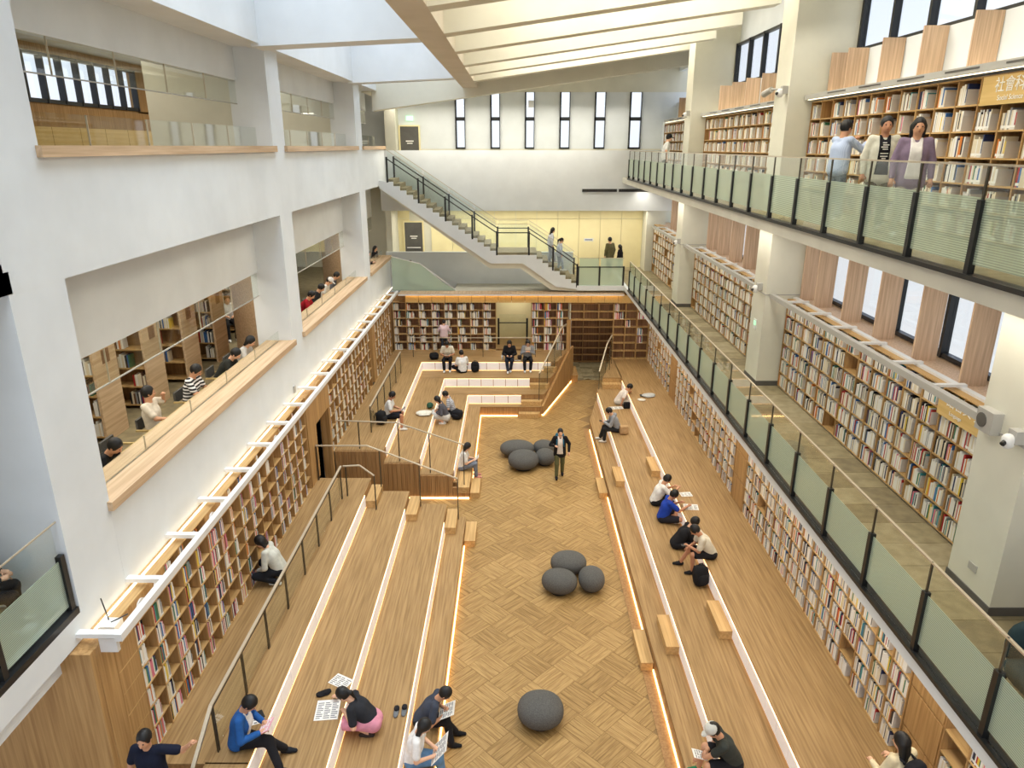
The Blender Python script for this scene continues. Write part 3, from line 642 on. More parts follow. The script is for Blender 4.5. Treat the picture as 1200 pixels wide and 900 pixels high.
for lev, zz, x0, nm in ((2, 6.55, 5.95, 'middle'), (3, 10.84, 6.2, 'upper')):
    for i, (a, b) in enumerate(bays):
        t = thing('light_shelf', 'grey light rail above the %s gallery bookcases, %s bay' % (nm, ('nearest', 'second', 'third', 'last')[i]), 'light fitting', (x0, (a+b)/2, zz))
        MB().box(x0, x0+.1, a, b, zz, zz+.1).build('rail', M['gmetal'], t)
        if lev == 2:
            y = a+.3
            while y < b: MB().box(x0+.1, 6.6, y-.04, y+.04, zz+.02, zz+.06).build('bracket', M['wmetal'], t); y += 1.17
            MB().box(6.5, 6.6, a, b, zz-.02, zz+.02).build('back_rail', M['wmetal'], t)
        else: MB().box(x0+.1, 6.7, a, b, zz+.06, zz+.09).build('cover', M['gmetal'], t)
        MB().box(x0+.04, x0+.07, a+.1, b-.1, zz-.012, zz-.002).build('light_strip', M['ledw'], t)
        if lev == 3:
            y = a+.6
            while y < b-1: MB().box(x0-.006, x0, y, y+.8, zz+.05, zz+.075).build('slot', M['door'], t); y += 1.35
            MB().box(6.72, 6.78, a+.05, b-.05, zz+.12, zz+.14).build('light_strip', M['ledw'], t)
# books: the 300 nearest in view are objects of their own, the rest one object
def bkey(b):
    f, s, w, h, dp, z0 = b[:6]; p = f.p(s+w/2, .03, z0+h/2); u, v, d = campix(p)
    return d if (d > 0 and 4 < u < 1196 and 4 < v < 896) else 1e3+abs(d)
BOOKS.sort(key=bkey)
bmesh_cache = {}
def book_mb(f, w, h, dp):
    m = MB()
    def bx(s0, s1, d0, d1, z0, z1, k):
        p = f.a*s0+f.n*d0; q = f.a*s1+f.n*d1; m.box(p.x, q.x, p.y, q.y, z0, z1, k)
    bx(-w/2, w/2, .0, .008, 0, h, 0); bx(-w/2, -w/2+.002, .008, dp, 0, h, 0); bx(w/2-.002, w/2, .008, dp, 0, h, 0)
    bx(-w/2+.002, w/2-.002, .008, dp-.004, .003, h-.004, 1); bx(-w/2+.001, w/2-.001, -.001, 0, .02, .055, 2)
    return m
stuff = MB(); rows_done = {}
for i, (f, s, w, h, dp, z0, ci, (where, c, r, k)) in enumerate(BOOKS):
    p = f.p(s+w/2, .02, z0)
    if i < 300:
        wq, hq = round(w/.006)*.006, round(h/.03)*.03
        key = (tuple(f.n), wq, hq, ci)
        if key not in bmesh_cache: bmesh_cache[key] = book_mb(f, wq, hq, .17).mesh('book', [BM[ci], PAGE, LAB])
        inst('book', bmesh_cache[key], p, label='%s book, %s from left in %s column, shelf %s of %s' % (PAL[ci][0], ORD[min(k, 19)], ORD[min(c, 19)], ORD[r], where), category='book') if False else setp(inst('book', bmesh_cache[key], p), '%s book, %s in the %s column, %s shelf up, %s' % (PAL[ci][0], ORD[min(k, 19)], ORD[min(c, 19)], ORD[r], where), 'book', 'books on the '+where)
    else:
        q = f.p(s, .02, z0); e_ = f.p(s+w, .02+dp, z0+h)
        stuff.box(q.x, e_.x, q.y, e_.y, q.z, e_.z, ci)
t = stuff.build('book', BM, kind='stuff'); setp(t, 'rest of the books on all the shelves, seen small', 'books')
ENDS.sort(key=lambda b: bkey((b[0], b[1], 0, .2, 0, b[2])))
em = {}; est = MB()
for i, (f, s, z0, h, (where, c, r)) in enumerate(ENDS):
    if i < 300:
        key = (tuple(f.n), round(h, 2))
        if key not in em:
            m = MB(); p = f.a*0; q = f.a*.003+f.n*.2; m.box(p.x, q.x, p.y, q.y, 0, h)
            p = f.a*(.09 if f.n.x > .5 else -.09)+f.n*-.004; q = f.a*.003+f.n*.0; m.box(p.x, q.x, p.y, q.y, 0, .03)
            em[key] = m.mesh('bookend', [ENDM])
        setp(inst('bookend', em[key], f.p(s, .015, z0)), 'white metal bookend in the %s column, %s shelf up, %s' % (ORD[min(c, 19)], ORD[r], where), 'bookend', 'bookends on the '+where)
    else:
        q = f.p(s, .015, z0); e_ = f.p(s+.003, .215, z0+h); est.box(q.x, e_.x, q.y, e_.y, q.z, e_.z)
        q = f.p(s+(.12 if f.n.x > .5 else -.12), .008, z0); e_ = f.p(s, .012, z0+.03); est.box(q.x, e_.x, q.y, e_.y, q.z, e_.z)
t = est.build('bookend', ENDM, kind='stuff'); setp(t, 'rest of the white bookends on all the shelves', 'bookends')
# lettered boards
def text(body, size, loc, rot, parent, name='lettering', m='signw'):
    cu = bpy.data.curves.new('text', 'FONT'); cu.body = body; cu.size = size; cu.extrude = .002; cu.align_x = 'CENTER'; cu.align_y = 'CENTER'
    o = bpy.data.objects.new('tmp', cu); C.objects.link(o)
    bpy.context.view_layer.update()
    me = bpy.data.meshes.new_from_object(o.evaluated_get(bpy.context.evaluated_depsgraph_get()))
    me.materials.clear(); me.materials.append(M[m])
    bpy.data.objects.remove(o)
    o = inst(name, me, loc, parent); o.rotation_euler = rot
    return o
RF = (math.pi/2, 0, -math.pi/2)
t = thing('section_sign', 'oak sign board reading Social Science on the upper gallery bookcase', 'sign', (6.35, 9.7, 10.4))
MB().box(6.33, 6.365, 8.9, 10.42, 10.42, 10.78).build('board', M['signb'], t)
text('社會科學類', .2, (6.325, 9.64, 10.65), RF, t); text('Social Science', .09, (6.325, 9.8, 10.5), RF, t)
t = thing('section_sign', 'oak sign board at the near end of the middle gallery bookcase', 'sign', (6.35, 9.0, 6.1))
MB().box(6.33, 6.365, 8.5, 10.0, 6.12, 6.48).build('board', M['signb'], t)
text('語言文學類', .2, (6.325, 9.3, 6.38), RF, t); text('Language', .08, (6.325, 9.55, 6.22), RF, t)

# ------------------------------------------------------------------ balcony railings of the right galleries
def balustrade(label, x, ys, z, zp, zf, zt, striped_until):
    t = thing('balustrade', label, 'railing', (x, (ys[0]+ys[-1])/2, z))
    MB().box(x-.06, x+.09, ys[0]-.05, ys[-1]+.05, z-.03, z+.02).build('base_channel', M['black'], t)
    for i, y in enumerate(ys):
        MB().box(x-.035, x+.035, y-.035, y+.035, z, zp).build('post', M['black'], t)
        MB().box(x-.01, x+.01, y-.012, y+.012, zp, zt).build('clamp', M['dsteel'], t)
        if i < len(ys)-1:
            y2 = ys[i+1]
            MB().box(x+.0, x+.008, y+.04, y2-.04, z+.12, zf).build('film_pane', M['film'] if y < striped_until else M['film2'], t)
            MB().box(x+.0, x+.008, y+.04, y2-.04, zf, zt-.02).build('glass_pane', M['glass'], t)
            MB().box(x+.0, x+.008, y+.04, y2-.04, z+.02, z+.12).build('glass_pane', M['glass'], t)
    MB().box(x-.012, x+.02, ys[0], ys[-1], zt-.02, zt).build('handrail', M['steel'], t)
    return t
balustrade('black posted glass balustrade along the upper right gallery', 4.62, [7.24+1.196*k-1.196*3 for k in range(23)], L3, 9.40, 9.42, 9.74, 13)
balustrade('black posted glass balustrade along the middle right gallery', 4.62, [5.56-1.27*2+1.27*k for k in range(21)], L2, 5.17, 5.14, 5.55, 11)
t = thing('balustrade', 'black posted glass balustrade at the bottom of the back stairs', 'railing', (3.6, 29.6, L2))
for x in (2.66, 3.55, 4.55): MB().box(x-.035, x+.035, 29.58, 29.64, L2-.2, 5.17).build('post', M['black'], t)
for a, b in ((2.7, 3.51), (3.59, 4.51)): MB().box(a, b, 29.6, 29.61, L2-.05, 5.5).build('glass_pane', M['film2'], t)
MB().box(2.66, 4.55, 29.57, 29.6, 5.12, 5.16).build('rail', M['black'], t); MB().box(2.66, 4.55, 29.59, 29.62, 5.5, 5.52).build('handrail', M['steel'], t)
for nm, z, zp, zf, zt in (('middle', L2, 5.2, 5.14, 5.62), ('upper', L3, 9.45, 9.42, 9.9)):
    t = thing('balustrade', 'black posted glass balustrade of the left %s balcony nearest the camera' % nm, 'railing', (-5.5, 5.5, z))
    MB().box(-5.56, -5.45, 2, 7.54, z-.03, z+.06).build('base_channel', M['black'], t)
    for y in (7.48, 6.25, 5.0, 3.75, 2.5): MB().box(-5.54, -5.47, y-.04, y+.04, z, zp).build('post', M['black'], t)
    for y in (6.25, 5.0, 3.75, 2.5):
        MB().box(-5.51, -5.5, y+.04, y+1.19, z+.12, zf).build('film_pane', M['film'], t); MB().box(-5.51, -5.5, y+.04, y+1.19, zf, zt).build('glass_pane', M['glass'], t)
    MB().box(-5.515, -5.495, 2, 7.54, zt, zt+.015).build('handrail', M['steel'], t)
# ------------------------------------------------------------------ stair at the back
ST = thing('staircase', 'white staircase with stone treads rising from right to left across the back', 'staircase', (-1, 30.5, L2))
def flight(x0, z0, x1, z1, n):
    dx = (x1-x0)/n; dz = (z1-z0)/n
    zig = []
    for i in range(n):
        xa = x0+dx*i; z = z0+dz*(i+1)
        MB().box(xa, xa+dx, 29.7, 31.35, z-dz, z).build('step', M['stone'][1], ST)
        zig += [(xa, z-dz-.1), (xa, z-.1)]
    zig += [(x1, z1-.1)]
    return zig
z1 = flight(2.62, L2, .68, 5.72, 8); z2 = flight(-.75, 5.72, -5.14, L3, 17)
MB().box(-.75, .68, 29.7, 31.35, 5.6, 5.72).build('landing', M['stone'][1], ST)
top = z1+z2
MB().prism(top+[(-5.45, 8.6), (-5.45, 8.3), (-1.0, 5.28), (.35, 5.28), (1.75, 4.3), (2.62, 4.2)], 1, 29.62, 29.72).build('stringer', M['white'], ST)
MB().prism([(2.6, 4.25), (.6, 5.6), (-.8, 5.6), (-5.4, 8.5), (-5.48, 8.27), (-1.03, 5.06), (.25, 5.06), (1.55, 4.15), (2.6, 4.1)], 1, 29.72, 31.3).build('soffit', M['cream'], ST)
for yy, nm in ((29.64, 'front'), (31.38, 'rear')):
    t = thing('balustrade', 'sloping glass balustrade on the %s side of the back staircase' % nm, 'railing', (-1, yy, L2))
    zs = lambda x: (L2 if x > 2.62 else L2+(2.62-x)*.69 if x > .68 else 5.72 if x > -.75 else 5.72+(-.75-x)*.667)
    px_ = [2.62, 1.6, .6, -.73, -1.73, -2.81, -3.88, -5.1]
    for x in px_: MB().box(x-.035, x+.035, yy-.03, yy+.03, zs(x)-.1, zs(x)+.88).build('post', M['black'], t)
    for a, b in zip(px_[:-1], px_[1:]):
        za, zb_ = zs(a), zs(b)
        MB().prism([(a-.04, za+.02), (b+.04, zb_+.02), (b+.04, zb_+1.15), (a-.04, za+1.15)], 1, yy-.004, yy+.004).build('glass_pane', M['glass'] if True else None, t)
        MB().sbar((a, yy-.03, za+.82), (b, yy-.03, zb_+.82), .03, .04).build('rail', M['black'], t)
        MB().sbar((a, yy, za+1.16), (b, yy, zb_+1.16), .03, .02).build('handrail', M['steel'], t)
# lower stair going down at left under it
t = thing('balustrade', 'white framed glass balustrade of the stair going down at left', 'railing', (-4, 30.2, 4))
MB().prism([(-5.2, 4.05), (-2.5, 4.05), (-3.2, 4.5), (-4.0, 5.2), (-5.2, 5.5)], 1, 30.1, 30.11).build('glass_pane', M['film2'], t)
MB().sbar((-5.2, 30.08, 5.5), (-4.0, 30.08, 5.2), .03, .03).sbar((-4.0, 30.08, 5.2), (-2.5, 30.08, 4.08), .03, .03).build('handrail', M['wmetal'], t)
for x, z in ((-4.7, 4.95), (-3.7, 4.6)): MB().box(x-.03, x+.03, 30.12, 30.17, 3.9, z).build('post', M['wmetal'], t)
MB().sbar((-5.2, 30.3, 4.9), (-3.4, 30.3, 4.15), .08, .05).build('stringer', M['wmetal'], t)
MB().box(-4.0, -2.7, 30.2, 30.26, 4.07, 4.12).build('lower_rail', M['wmetal'], t)
# glass apron under the upper back gallery
# ------------------------------------------------------------------ handrails on the terraces
def rail(label, pts, posts, dbl=True):
    t = thing('handrail', label, 'handrail', (pts[0][0], pts[0][1], posts[0][2]))
    for p, q in zip(pts[:-1], pts[1:]):
        MB().sbar(p, q, .05, .025).build('top_rail', M['steel'], t)
        if dbl: MB().sbar(Vector(p)-Vector((0,0,.07)), Vector(q)-Vector((0,0,.07)), .015, .015).build('lower_rail', M['dsteel'], t)
    for x, y, z0, z1 in posts:
        MB().box(x-.012, x+.012, y-.03, y-.008, z0, z1).box(x-.012, x+.012, y+.008, y+.03, z0, z1).build('post', M['dsteel'], t)
    for (xa, ya, za, zt1), (xb, yb_, zb_, zt2) in zip(posts[:-1], posts[1:]):
        if dbl and abs(xa-xb)+abs(ya-yb_) < 1.6:
            MB().hexa([(xa, ya+.04, za+.1), (xb, yb_-.04, zb_+.1), (xb+.006, yb_-.04, zb_+.1), (xa+.006, ya+.04, za+.1), (xa, ya+.04, zt1-.12), (xb, yb_-.04, zt2-.12), (xb+.006, yb_-.04, zt2-.12), (xa+.006, ya+.04, zt1-.12)]).build('glass_pane', M['glass'], t)
    return t
P = [(-4.3, y, LZ, 2.36) for y in (8.12, 9.26, 10.36, 11.49, 12.63, 13.72, 14.85, 15.94)]
rail('long steel handrail beside the lower left bookcase', [(-4.3, 6.4, 1.5), (-4.3, 8.1, 2.38), (-4.3, 16.05, 2.38)], P+[])
rail('short bent steel handrail at the top of the near left steps', [(-4.25, 16.05, 2.38), (-3.85, 16.1, 2.38), (-3.5, 16.1, 2.1)], [(-4.2, 16.1, LZ, 2.36), (-3.5, 16.1, 3*S1, 2.1)], False)
rail('steel handrail along the near side of the cross passage', [(-5.17, 17.0, 2.52), (-3.83, 17.0, 2.52), (-1.5, 17.0, 1.58)], [(-5.16, 17.0, LZ, 2.5), (-3.52, 17.0, 3*S1, 2.38), (-2.5, 17.0, 2*S1, 1.96), (-1.5, 17.0, S1, 1.56)], False)
rail('steel handrail along the far side of the cross passage', [(-5.15, 19.05, 2.42), (-3.38, 19.05, 2.35), (-1.46, 19.05, 1.66)], [(-3.36, 19.05, LZ-.385, 2.3), (-4.5, 19.05, LZ, 2.36), (-2.47, 19.05, 2*S1, 2.0), (-1.48, 19.05, S1, 1.64)], False)
rail('steel handrail on the left walkway behind the seated boy', [(-4.4, 20.3, 2.38), (-4.4, 26.4, 2.38)], [(-4.4, y, LZ, 2.36) for y in (20.3, 21.5, 22.7, 23.9, 25.1, 26.3)])
rail('steel handrail across the top of the back steps', [(-4.25, 28.6, 2.36), (.88, 28.6, 2.36)], [(-4.23, 28.6, LZ, 2.34), (-2.8, 28.6, LZ, 2.34), (-1.31, 28.6, LZ, 2.34), (.88, 28.6, LZ, 2.34)], False)
rail('steel handrail climbing beside the slanting plank wall', [(.96, 25.9, 1.68), (1.98, 28.8, 2.75), (2.2, 29.4, 2.75)], [(.96, 25.94, S1, 1.66), (1.31, 26.87, 2*S1, 2.0), (1.64, 27.82, 3*S1, 2.35), (1.98, 28.79, LZ, 2.7)])
rail('steel handrail at the far end of the right terrace', [(3.33, 26.55, 1.55), (3.8, 28.1, 2.25), (4.15, 29.3, 2.3)], [(3.35, 26.68, S1, 1.6), (3.7, 27.6, 2*S1, 2.0), (3.92, 28.02, 3*S1, 2.2), (4.12, 28.9, 3*S1, 2.26)])

# ------------------------------------------------------------------ felt pebble seats
def pouf(label, x, y, rx_, ry_, h, rz=0):
    h *= 1.14
    R = Matrix.Rotation(rz, 3, 'Z')
    t = thing('pebble_seat', label, 'pouf', (x, y, 0), 'grey felt pebble seats on the parquet')
    MB().sup((x, y, h*.5), (rx_, ry_, h*.5), 2.15, 32, 18, R).build('cushion', M['pouf'], t, True)
    MB().bar((x, y, .0), (x, y, .03), min(rx_, ry_)*.6, 24).build('foot_disc', M['black'], t)
pouf('wide grey pebble seat, rear left of the far cluster', .1, 22.0, .58, .42, .46)
pouf('round grey pebble seat at the front of the far cluster', .3, 21.05, .5, .5, .5)
pouf('small grey pebble seat at the right of the far cluster', 1.02, 21.35, .33, .38, .44)
pouf('small grey pebble seat at the rear right of the far cluster', 1.0, 22.15, .36, .34, .42)
pouf('wide grey pebble seat at the back of the middle cluster', 1.33, 15.1, .44, .38, .44)
pouf('grey pebble seat at front left of the middle cluster', 1.06, 14.3, .42, .36, .46, -.3)
pouf('grey pebble seat at front right of the middle cluster', 1.82, 14.4, .31, .37, .46)
pouf('single large grey pebble seat nearest the camera', .48, 10.3, .42, .40, .46)

# ------------------------------------------------------------------ left reading rooms
for i, y in enumerate((10.9, 12.75, 14.6, 16.45, 18.2)):
    t = bookcase('double sided oak bookcase with a sign panel on its end, %s from the left in the lower reading room' % ORD[i], (-12.0, y, L2), (1,0,0), (0,1,0), 4, 1.0, 6, .38, .34, 'mid', where='reading room bookcase', mats=(M['wood'], M['wood'], M['dark'])) if False else None
RB = []
for i, y in enumerate((11.0, 12.9, 14.75, 16.6, 18.4, 21.5, 23.3, 25.1)):
    t = thing('bookcase', 'free standing oak bookcase with end panel, %s from the left in the reading room' % ORD[i], 'bookcase', (-10, y, L2))
    MB().box(-8.02, -7.97, y-.05, y+.75, L2, 6.9).build('end_panel', M['ledge'], t)
    for zz in (5.9, 6.25): MB().box(-7.97, -7.96, y+.25, y+.5, zz, zz+.27).build('sign_plate', M['browndk'], t)
    MB().box(-12.5, -8.02, y+.33, y+.36, L2, 6.8).build('back_panel', M['woodback'], t)
    for r in range(6): MB().box(-12.5, -8.02, y-.02, y+.72, L2+.08+r*.42, L2+.11+r*.42).build('shelf', M['wood'], t)
    m = MB()
    for r in range(6):
        s = -12.4
        while s < -8.1:
            if random.random() < .55:
                n_ = random.randint(4, 14)
                for q in range(n_):
                    if s > -8.1: break
                    w = random.uniform(.02, .045); m.box(s, s+w, y, y+.2, L2+.11+r*.42, L2+.11+r*.42+random.uniform(.22, .32), random.choices(range(len(PAL)), PW)[0]); s += w+.002
            s += random.uniform(.1, .5)
    if m.v: o = m.build('book_rows', BM, t, kind='stuff')
for i, (a, b) in enumerate(((8.6, 16.85), (17.85, 25.8))):
    t = thing('counter', 'long oak reading counter behind the %s lower opening' % ('near', 'middle')[i], 'counter', (-6.0, (a+b)/2, L2))
    MB().box(-6.35, -5.76, a, b, 5.17, 5.21).build('counter_top', M['deskw'], t)
    y = a+.1
    while y < b: MB().box(-5.9, -5.78, y, y+.05, L2, 5.17).build('leg', M['deskw'], t); y += 2.0
t = thing('counter', 'oak panelled low cabinets along the upper left room', 'counter', (-11.5, 18, L3))
for k in range(14): MB().box(-11.7, -11.3, 10+k*1.2+.01, 10+(k+1)*1.2-.01, L3, 10.35).build('cabinet_panel', M['signb'], t)
def chair(x, y, z, rz, label, dark=True):
    R = Matrix.Rotation(rz, 3, 'Z'); o = Vector((x, y, z))
    t = thing('chair', label, 'chair', (x, y, z))
    def loc(v): return tuple(R @ Vector(v)+o)
    def bx(x0, x1, y0, y1, z0, z1): return MB().hexa([loc(p) for p in ((x0,y0,z0),(x1,y0,z0),(x1,y1,z0),(x0,y1,z0),(x0,y0,z1),(x1,y0,z1),(x1,y1,z1),(x0,y1,z1))])
    bx(-.22, .22, -.2, .22, .43, .48).build('seat', M['pouf'], t)
    bx(-.2, .2, -.24, -.2, .6, .82).build('backrest', M['pouf'], t)
    for sx_, sy_ in ((-1,-1),(1,-1),(-1,1),(1,1)): MB().bar(loc((sx_*.19, sy_*.19, .43)), loc((sx_*.22, sy_*.22, 0)), .016, 6).build('leg', M['deskw'], t)
    for sx_ in (-1, 1): bx(sx_*.24-.02, sx_*.24+.02, -.22, .15, .62, .65).build('armrest', M['deskw'], t)
    return t

t = MB().box(-4.87, 4.6, 29.33, 29.38, 3.975, 4.03).build('metal_edge', M['wmetal']); setp(t, 'white metal edge in front of the light line at the back', 'trim')
# ------------------------------------------------------------------ figures: one smooth body surface each, clothes and hair as parts
class SDF:
    def __init__(s): s.p = []
    def cone(s, a, b, ra, rb, k=.03): s.p.append(('c', np.array(a, float), np.array(b, float), ra, rb, k)); return s
    def ell(s, c, r, k=.03, R=None): s.p.append(('e', np.array(c, float), np.array(r, float), R, None, k)); return s
    def cut(s, c, r, R=None): s.p.append(('x', np.array(c, float), np.array(r, float), R, None, .01)); return s
    def bounds(s):
        lo = np.full(3, 1e9); hi = -lo
        for t, a, b, c, d, k in s.p:
            if t == 'c':
                lo = np.minimum(lo, np.minimum(a-c, b-d)); hi = np.maximum(hi, np.maximum(a+c, b+d))
            elif t == 'e':
                m = max(b); lo = np.minimum(lo, a-m); hi = np.maximum(hi, a+m)
        return lo-.05, hi+.05
    def mesh(s, h):
        lo, hi = s.bounds(); n = np.ceil((hi-lo)/h).astype(int)+1
        ax = [lo[i]+h*np.arange(n[i]) for i in range(3)]
        G = np.full(n, 1.0)
        for t, a, b, c, d, k in s.p:
            if t == 'c': l2, h2 = np.minimum(a-c, b-d)-.07, np.maximum(a+c, b+d)+.07
            else: m = max(b)*1.05; l2, h2 = a-m-.07, a+m+.07
            i0 = np.clip(((l2-lo)/h).astype(int), 0, n-1); i1 = np.clip(np.ceil((h2-lo)/h).astype(int)+1, 1, n)
            if (i1 <= i0).any(): continue
            X, Y, Z = np.meshgrid(ax[0][i0[0]:i1[0]], ax[1][i0[1]:i1[1]], ax[2][i0[2]:i1[2]], indexing='ij')
            P = np.stack((X, Y, Z), -1)
            if t == 'c':
                ba = b-a; L = max(ba.dot(ba), 1e-9); q = np.clip(((P-a) @ ba)/L, 0, 1)
                D = np.linalg.norm(P-a-q[..., None]*ba, axis=-1)-(c+(d-c)*q)
            else:
                Q = P-a
                if c is not None: Q = Q @ c
                kk = np.linalg.norm(Q/b, axis=-1); kg = np.linalg.norm(Q/(b*b), axis=-1)
                D = kk*(kk-1)/np.maximum(kg, 1e-6)
            sl = tuple(slice(i0[i], i1[i]) for i in range(3)); A = G[sl]
            if t == 'x': G[sl] = np.maximum(A, -D)
            else:
                hh = np.clip(.5+.5*(A-D)/k, 0, 1); G[sl] = A+(D-A)*hh-k*hh*(1-hh)
        # surface nets
        Sg = G < 0; nx, ny, nz = n
        acc = np.zeros((nx-1, ny-1, nz-1, 3)); cnt = np.zeros((nx-1, ny-1, nz-1))
        for axi in range(3):
            u, v = [q for q in range(3) if q != axi]
            for du in (0, 1):
                for dv in (0, 1):
                    o0 = [0, 0, 0]; o0[u] = du; o0[v] = dv; o1 = list(o0); o1[axi] = 1
                    s0 = tuple(slice(o0[i], o0[i]+n[i]-1) for i in range(3)); s1 = tuple(slice(o1[i], o1[i]+n[i]-1) for i in range(3))
                    g0, g1 = G[s0], G[s1]; m = Sg[s0] != Sg[s1]
                    tt = np.where(m, g0/np.where(m, g0-g1, 1), 0)
                    cnt += m
                    for i in range(3): acc[..., i] += m*(o0[i]+(tt if i == axi else 0))
        act = cnt > 0; idx = np.full(act.shape, -1); idx[act] = np.arange(act.sum())
        I = np.argwhere(act); V = (I+acc[act]/cnt[act][:, None])*h+lo
        quads = []
        for axi in range(3):
            u, v = (axi+1) % 3, (axi+2) % 3
            sa = [slice(1, n[i]-1) for i in range(3)]; sb = list(sa); sa[axi] = slice(0, n[axi]-1); sb[axi] = slice(1, n[axi])
            a, b = Sg[tuple(sa)], Sg[tuple(sb)]
            for flip, m in ((False, a & ~b), (True, ~a & b)):
                E = np.argwhere(m)
                if not len(E): continue
                for i in range(3):
                    if i != axi: E[:, i] += 1
                def cidx(du, dv):
                    Q = E.copy(); Q[:, u] -= du; Q[:, v] -= dv; return idx[Q[:, 0], Q[:, 1], Q[:, 2]]
                q = np.stack((cidx(0, 0), cidx(1, 0), cidx(1, 1), cidx(0, 1)), 1)
                if flip: q = q[:, ::-1]
                quads.append(q)
        return V, (np.concatenate(quads) if quads else np.zeros((0, 4), int))
SKIN = [mat('skin_a', srgb(226,178,146), .6), mat('skin_b', srgb(206,154,120), .6), mat('skin_c', srgb(190,136,104), .6)]
HAIRM = mat('black_hair', srgb(15,13,13), .55); EYEM = mat('dark_eye', srgb(30,22,20), .3); LIPM = mat('lips', srgb(170,96,88), .5)
CL = {}
def cloth(c):
    if c in CL: return CL[c]
    if isinstance(c, tuple) and c[0] == 'str':   # striped
        m = mat('striped_cloth', srgb(*c[1]), .8); N = m.node_tree.nodes; L = m.node_tree.links
        t = N.new('ShaderNodeTexCoord'); s = N.new('ShaderNodeSeparateXYZ'); w = N.new('ShaderNodeMath'); w.operation = 'MULTIPLY'; w.inputs[1].default_value = 2*math.pi/c[3]
        sn = N.new('ShaderNodeMath'); sn.operation = 'SINE'; r = N.new('ShaderNodeValToRGB'); r.color_ramp.interpolation = 'CONSTANT'
        r.color_ramp.elements[0].color = srgb(*c[1]); r.color_ramp.elements[1].position = .5; r.color_ramp.elements[1].color = srgb(*c[2])
        mr = N.new('ShaderNodeMapRange'); mr.inputs[1].default_value = -1
        L.new(t.outputs['Object'], s.inputs[0]); L.new(s.outputs[c[4]], w.inputs[0]); L.new(w.outputs[0], sn.inputs[0]); L.new(sn.outputs[0], mr.inputs[0]); L.new(mr.outputs[0], r.inputs[0]); L.new(r.outputs[0], N['Principled BSDF'].inputs['Base Color'])
    else: m = noisy('cloth', srgb(*c), srgb(*[max(0, int(q*.93)) for q in c]), 14, .9, 3, .1)
    CL[c] = m; return m
def ik(a, b, l1, l2, pole):
    d = b-a; L = d.length; mx = (l1+l2)*.995
    if L > mx: b = a+d*(mx/L); d = b-a; L = mx
    if L < abs(l1-l2)+.02: L = abs(l1-l2)+.02
    x = (l1*l1-l2*l2+L*L)/(2*L); h = math.sqrt(max(l1*l1-x*x, 0))
    dn_ = d.normalized(); p = (pole-dn_*pole.dot(dn_)).normalized()
    return a+dn_*x+p*h, b
PEOPLE = {}
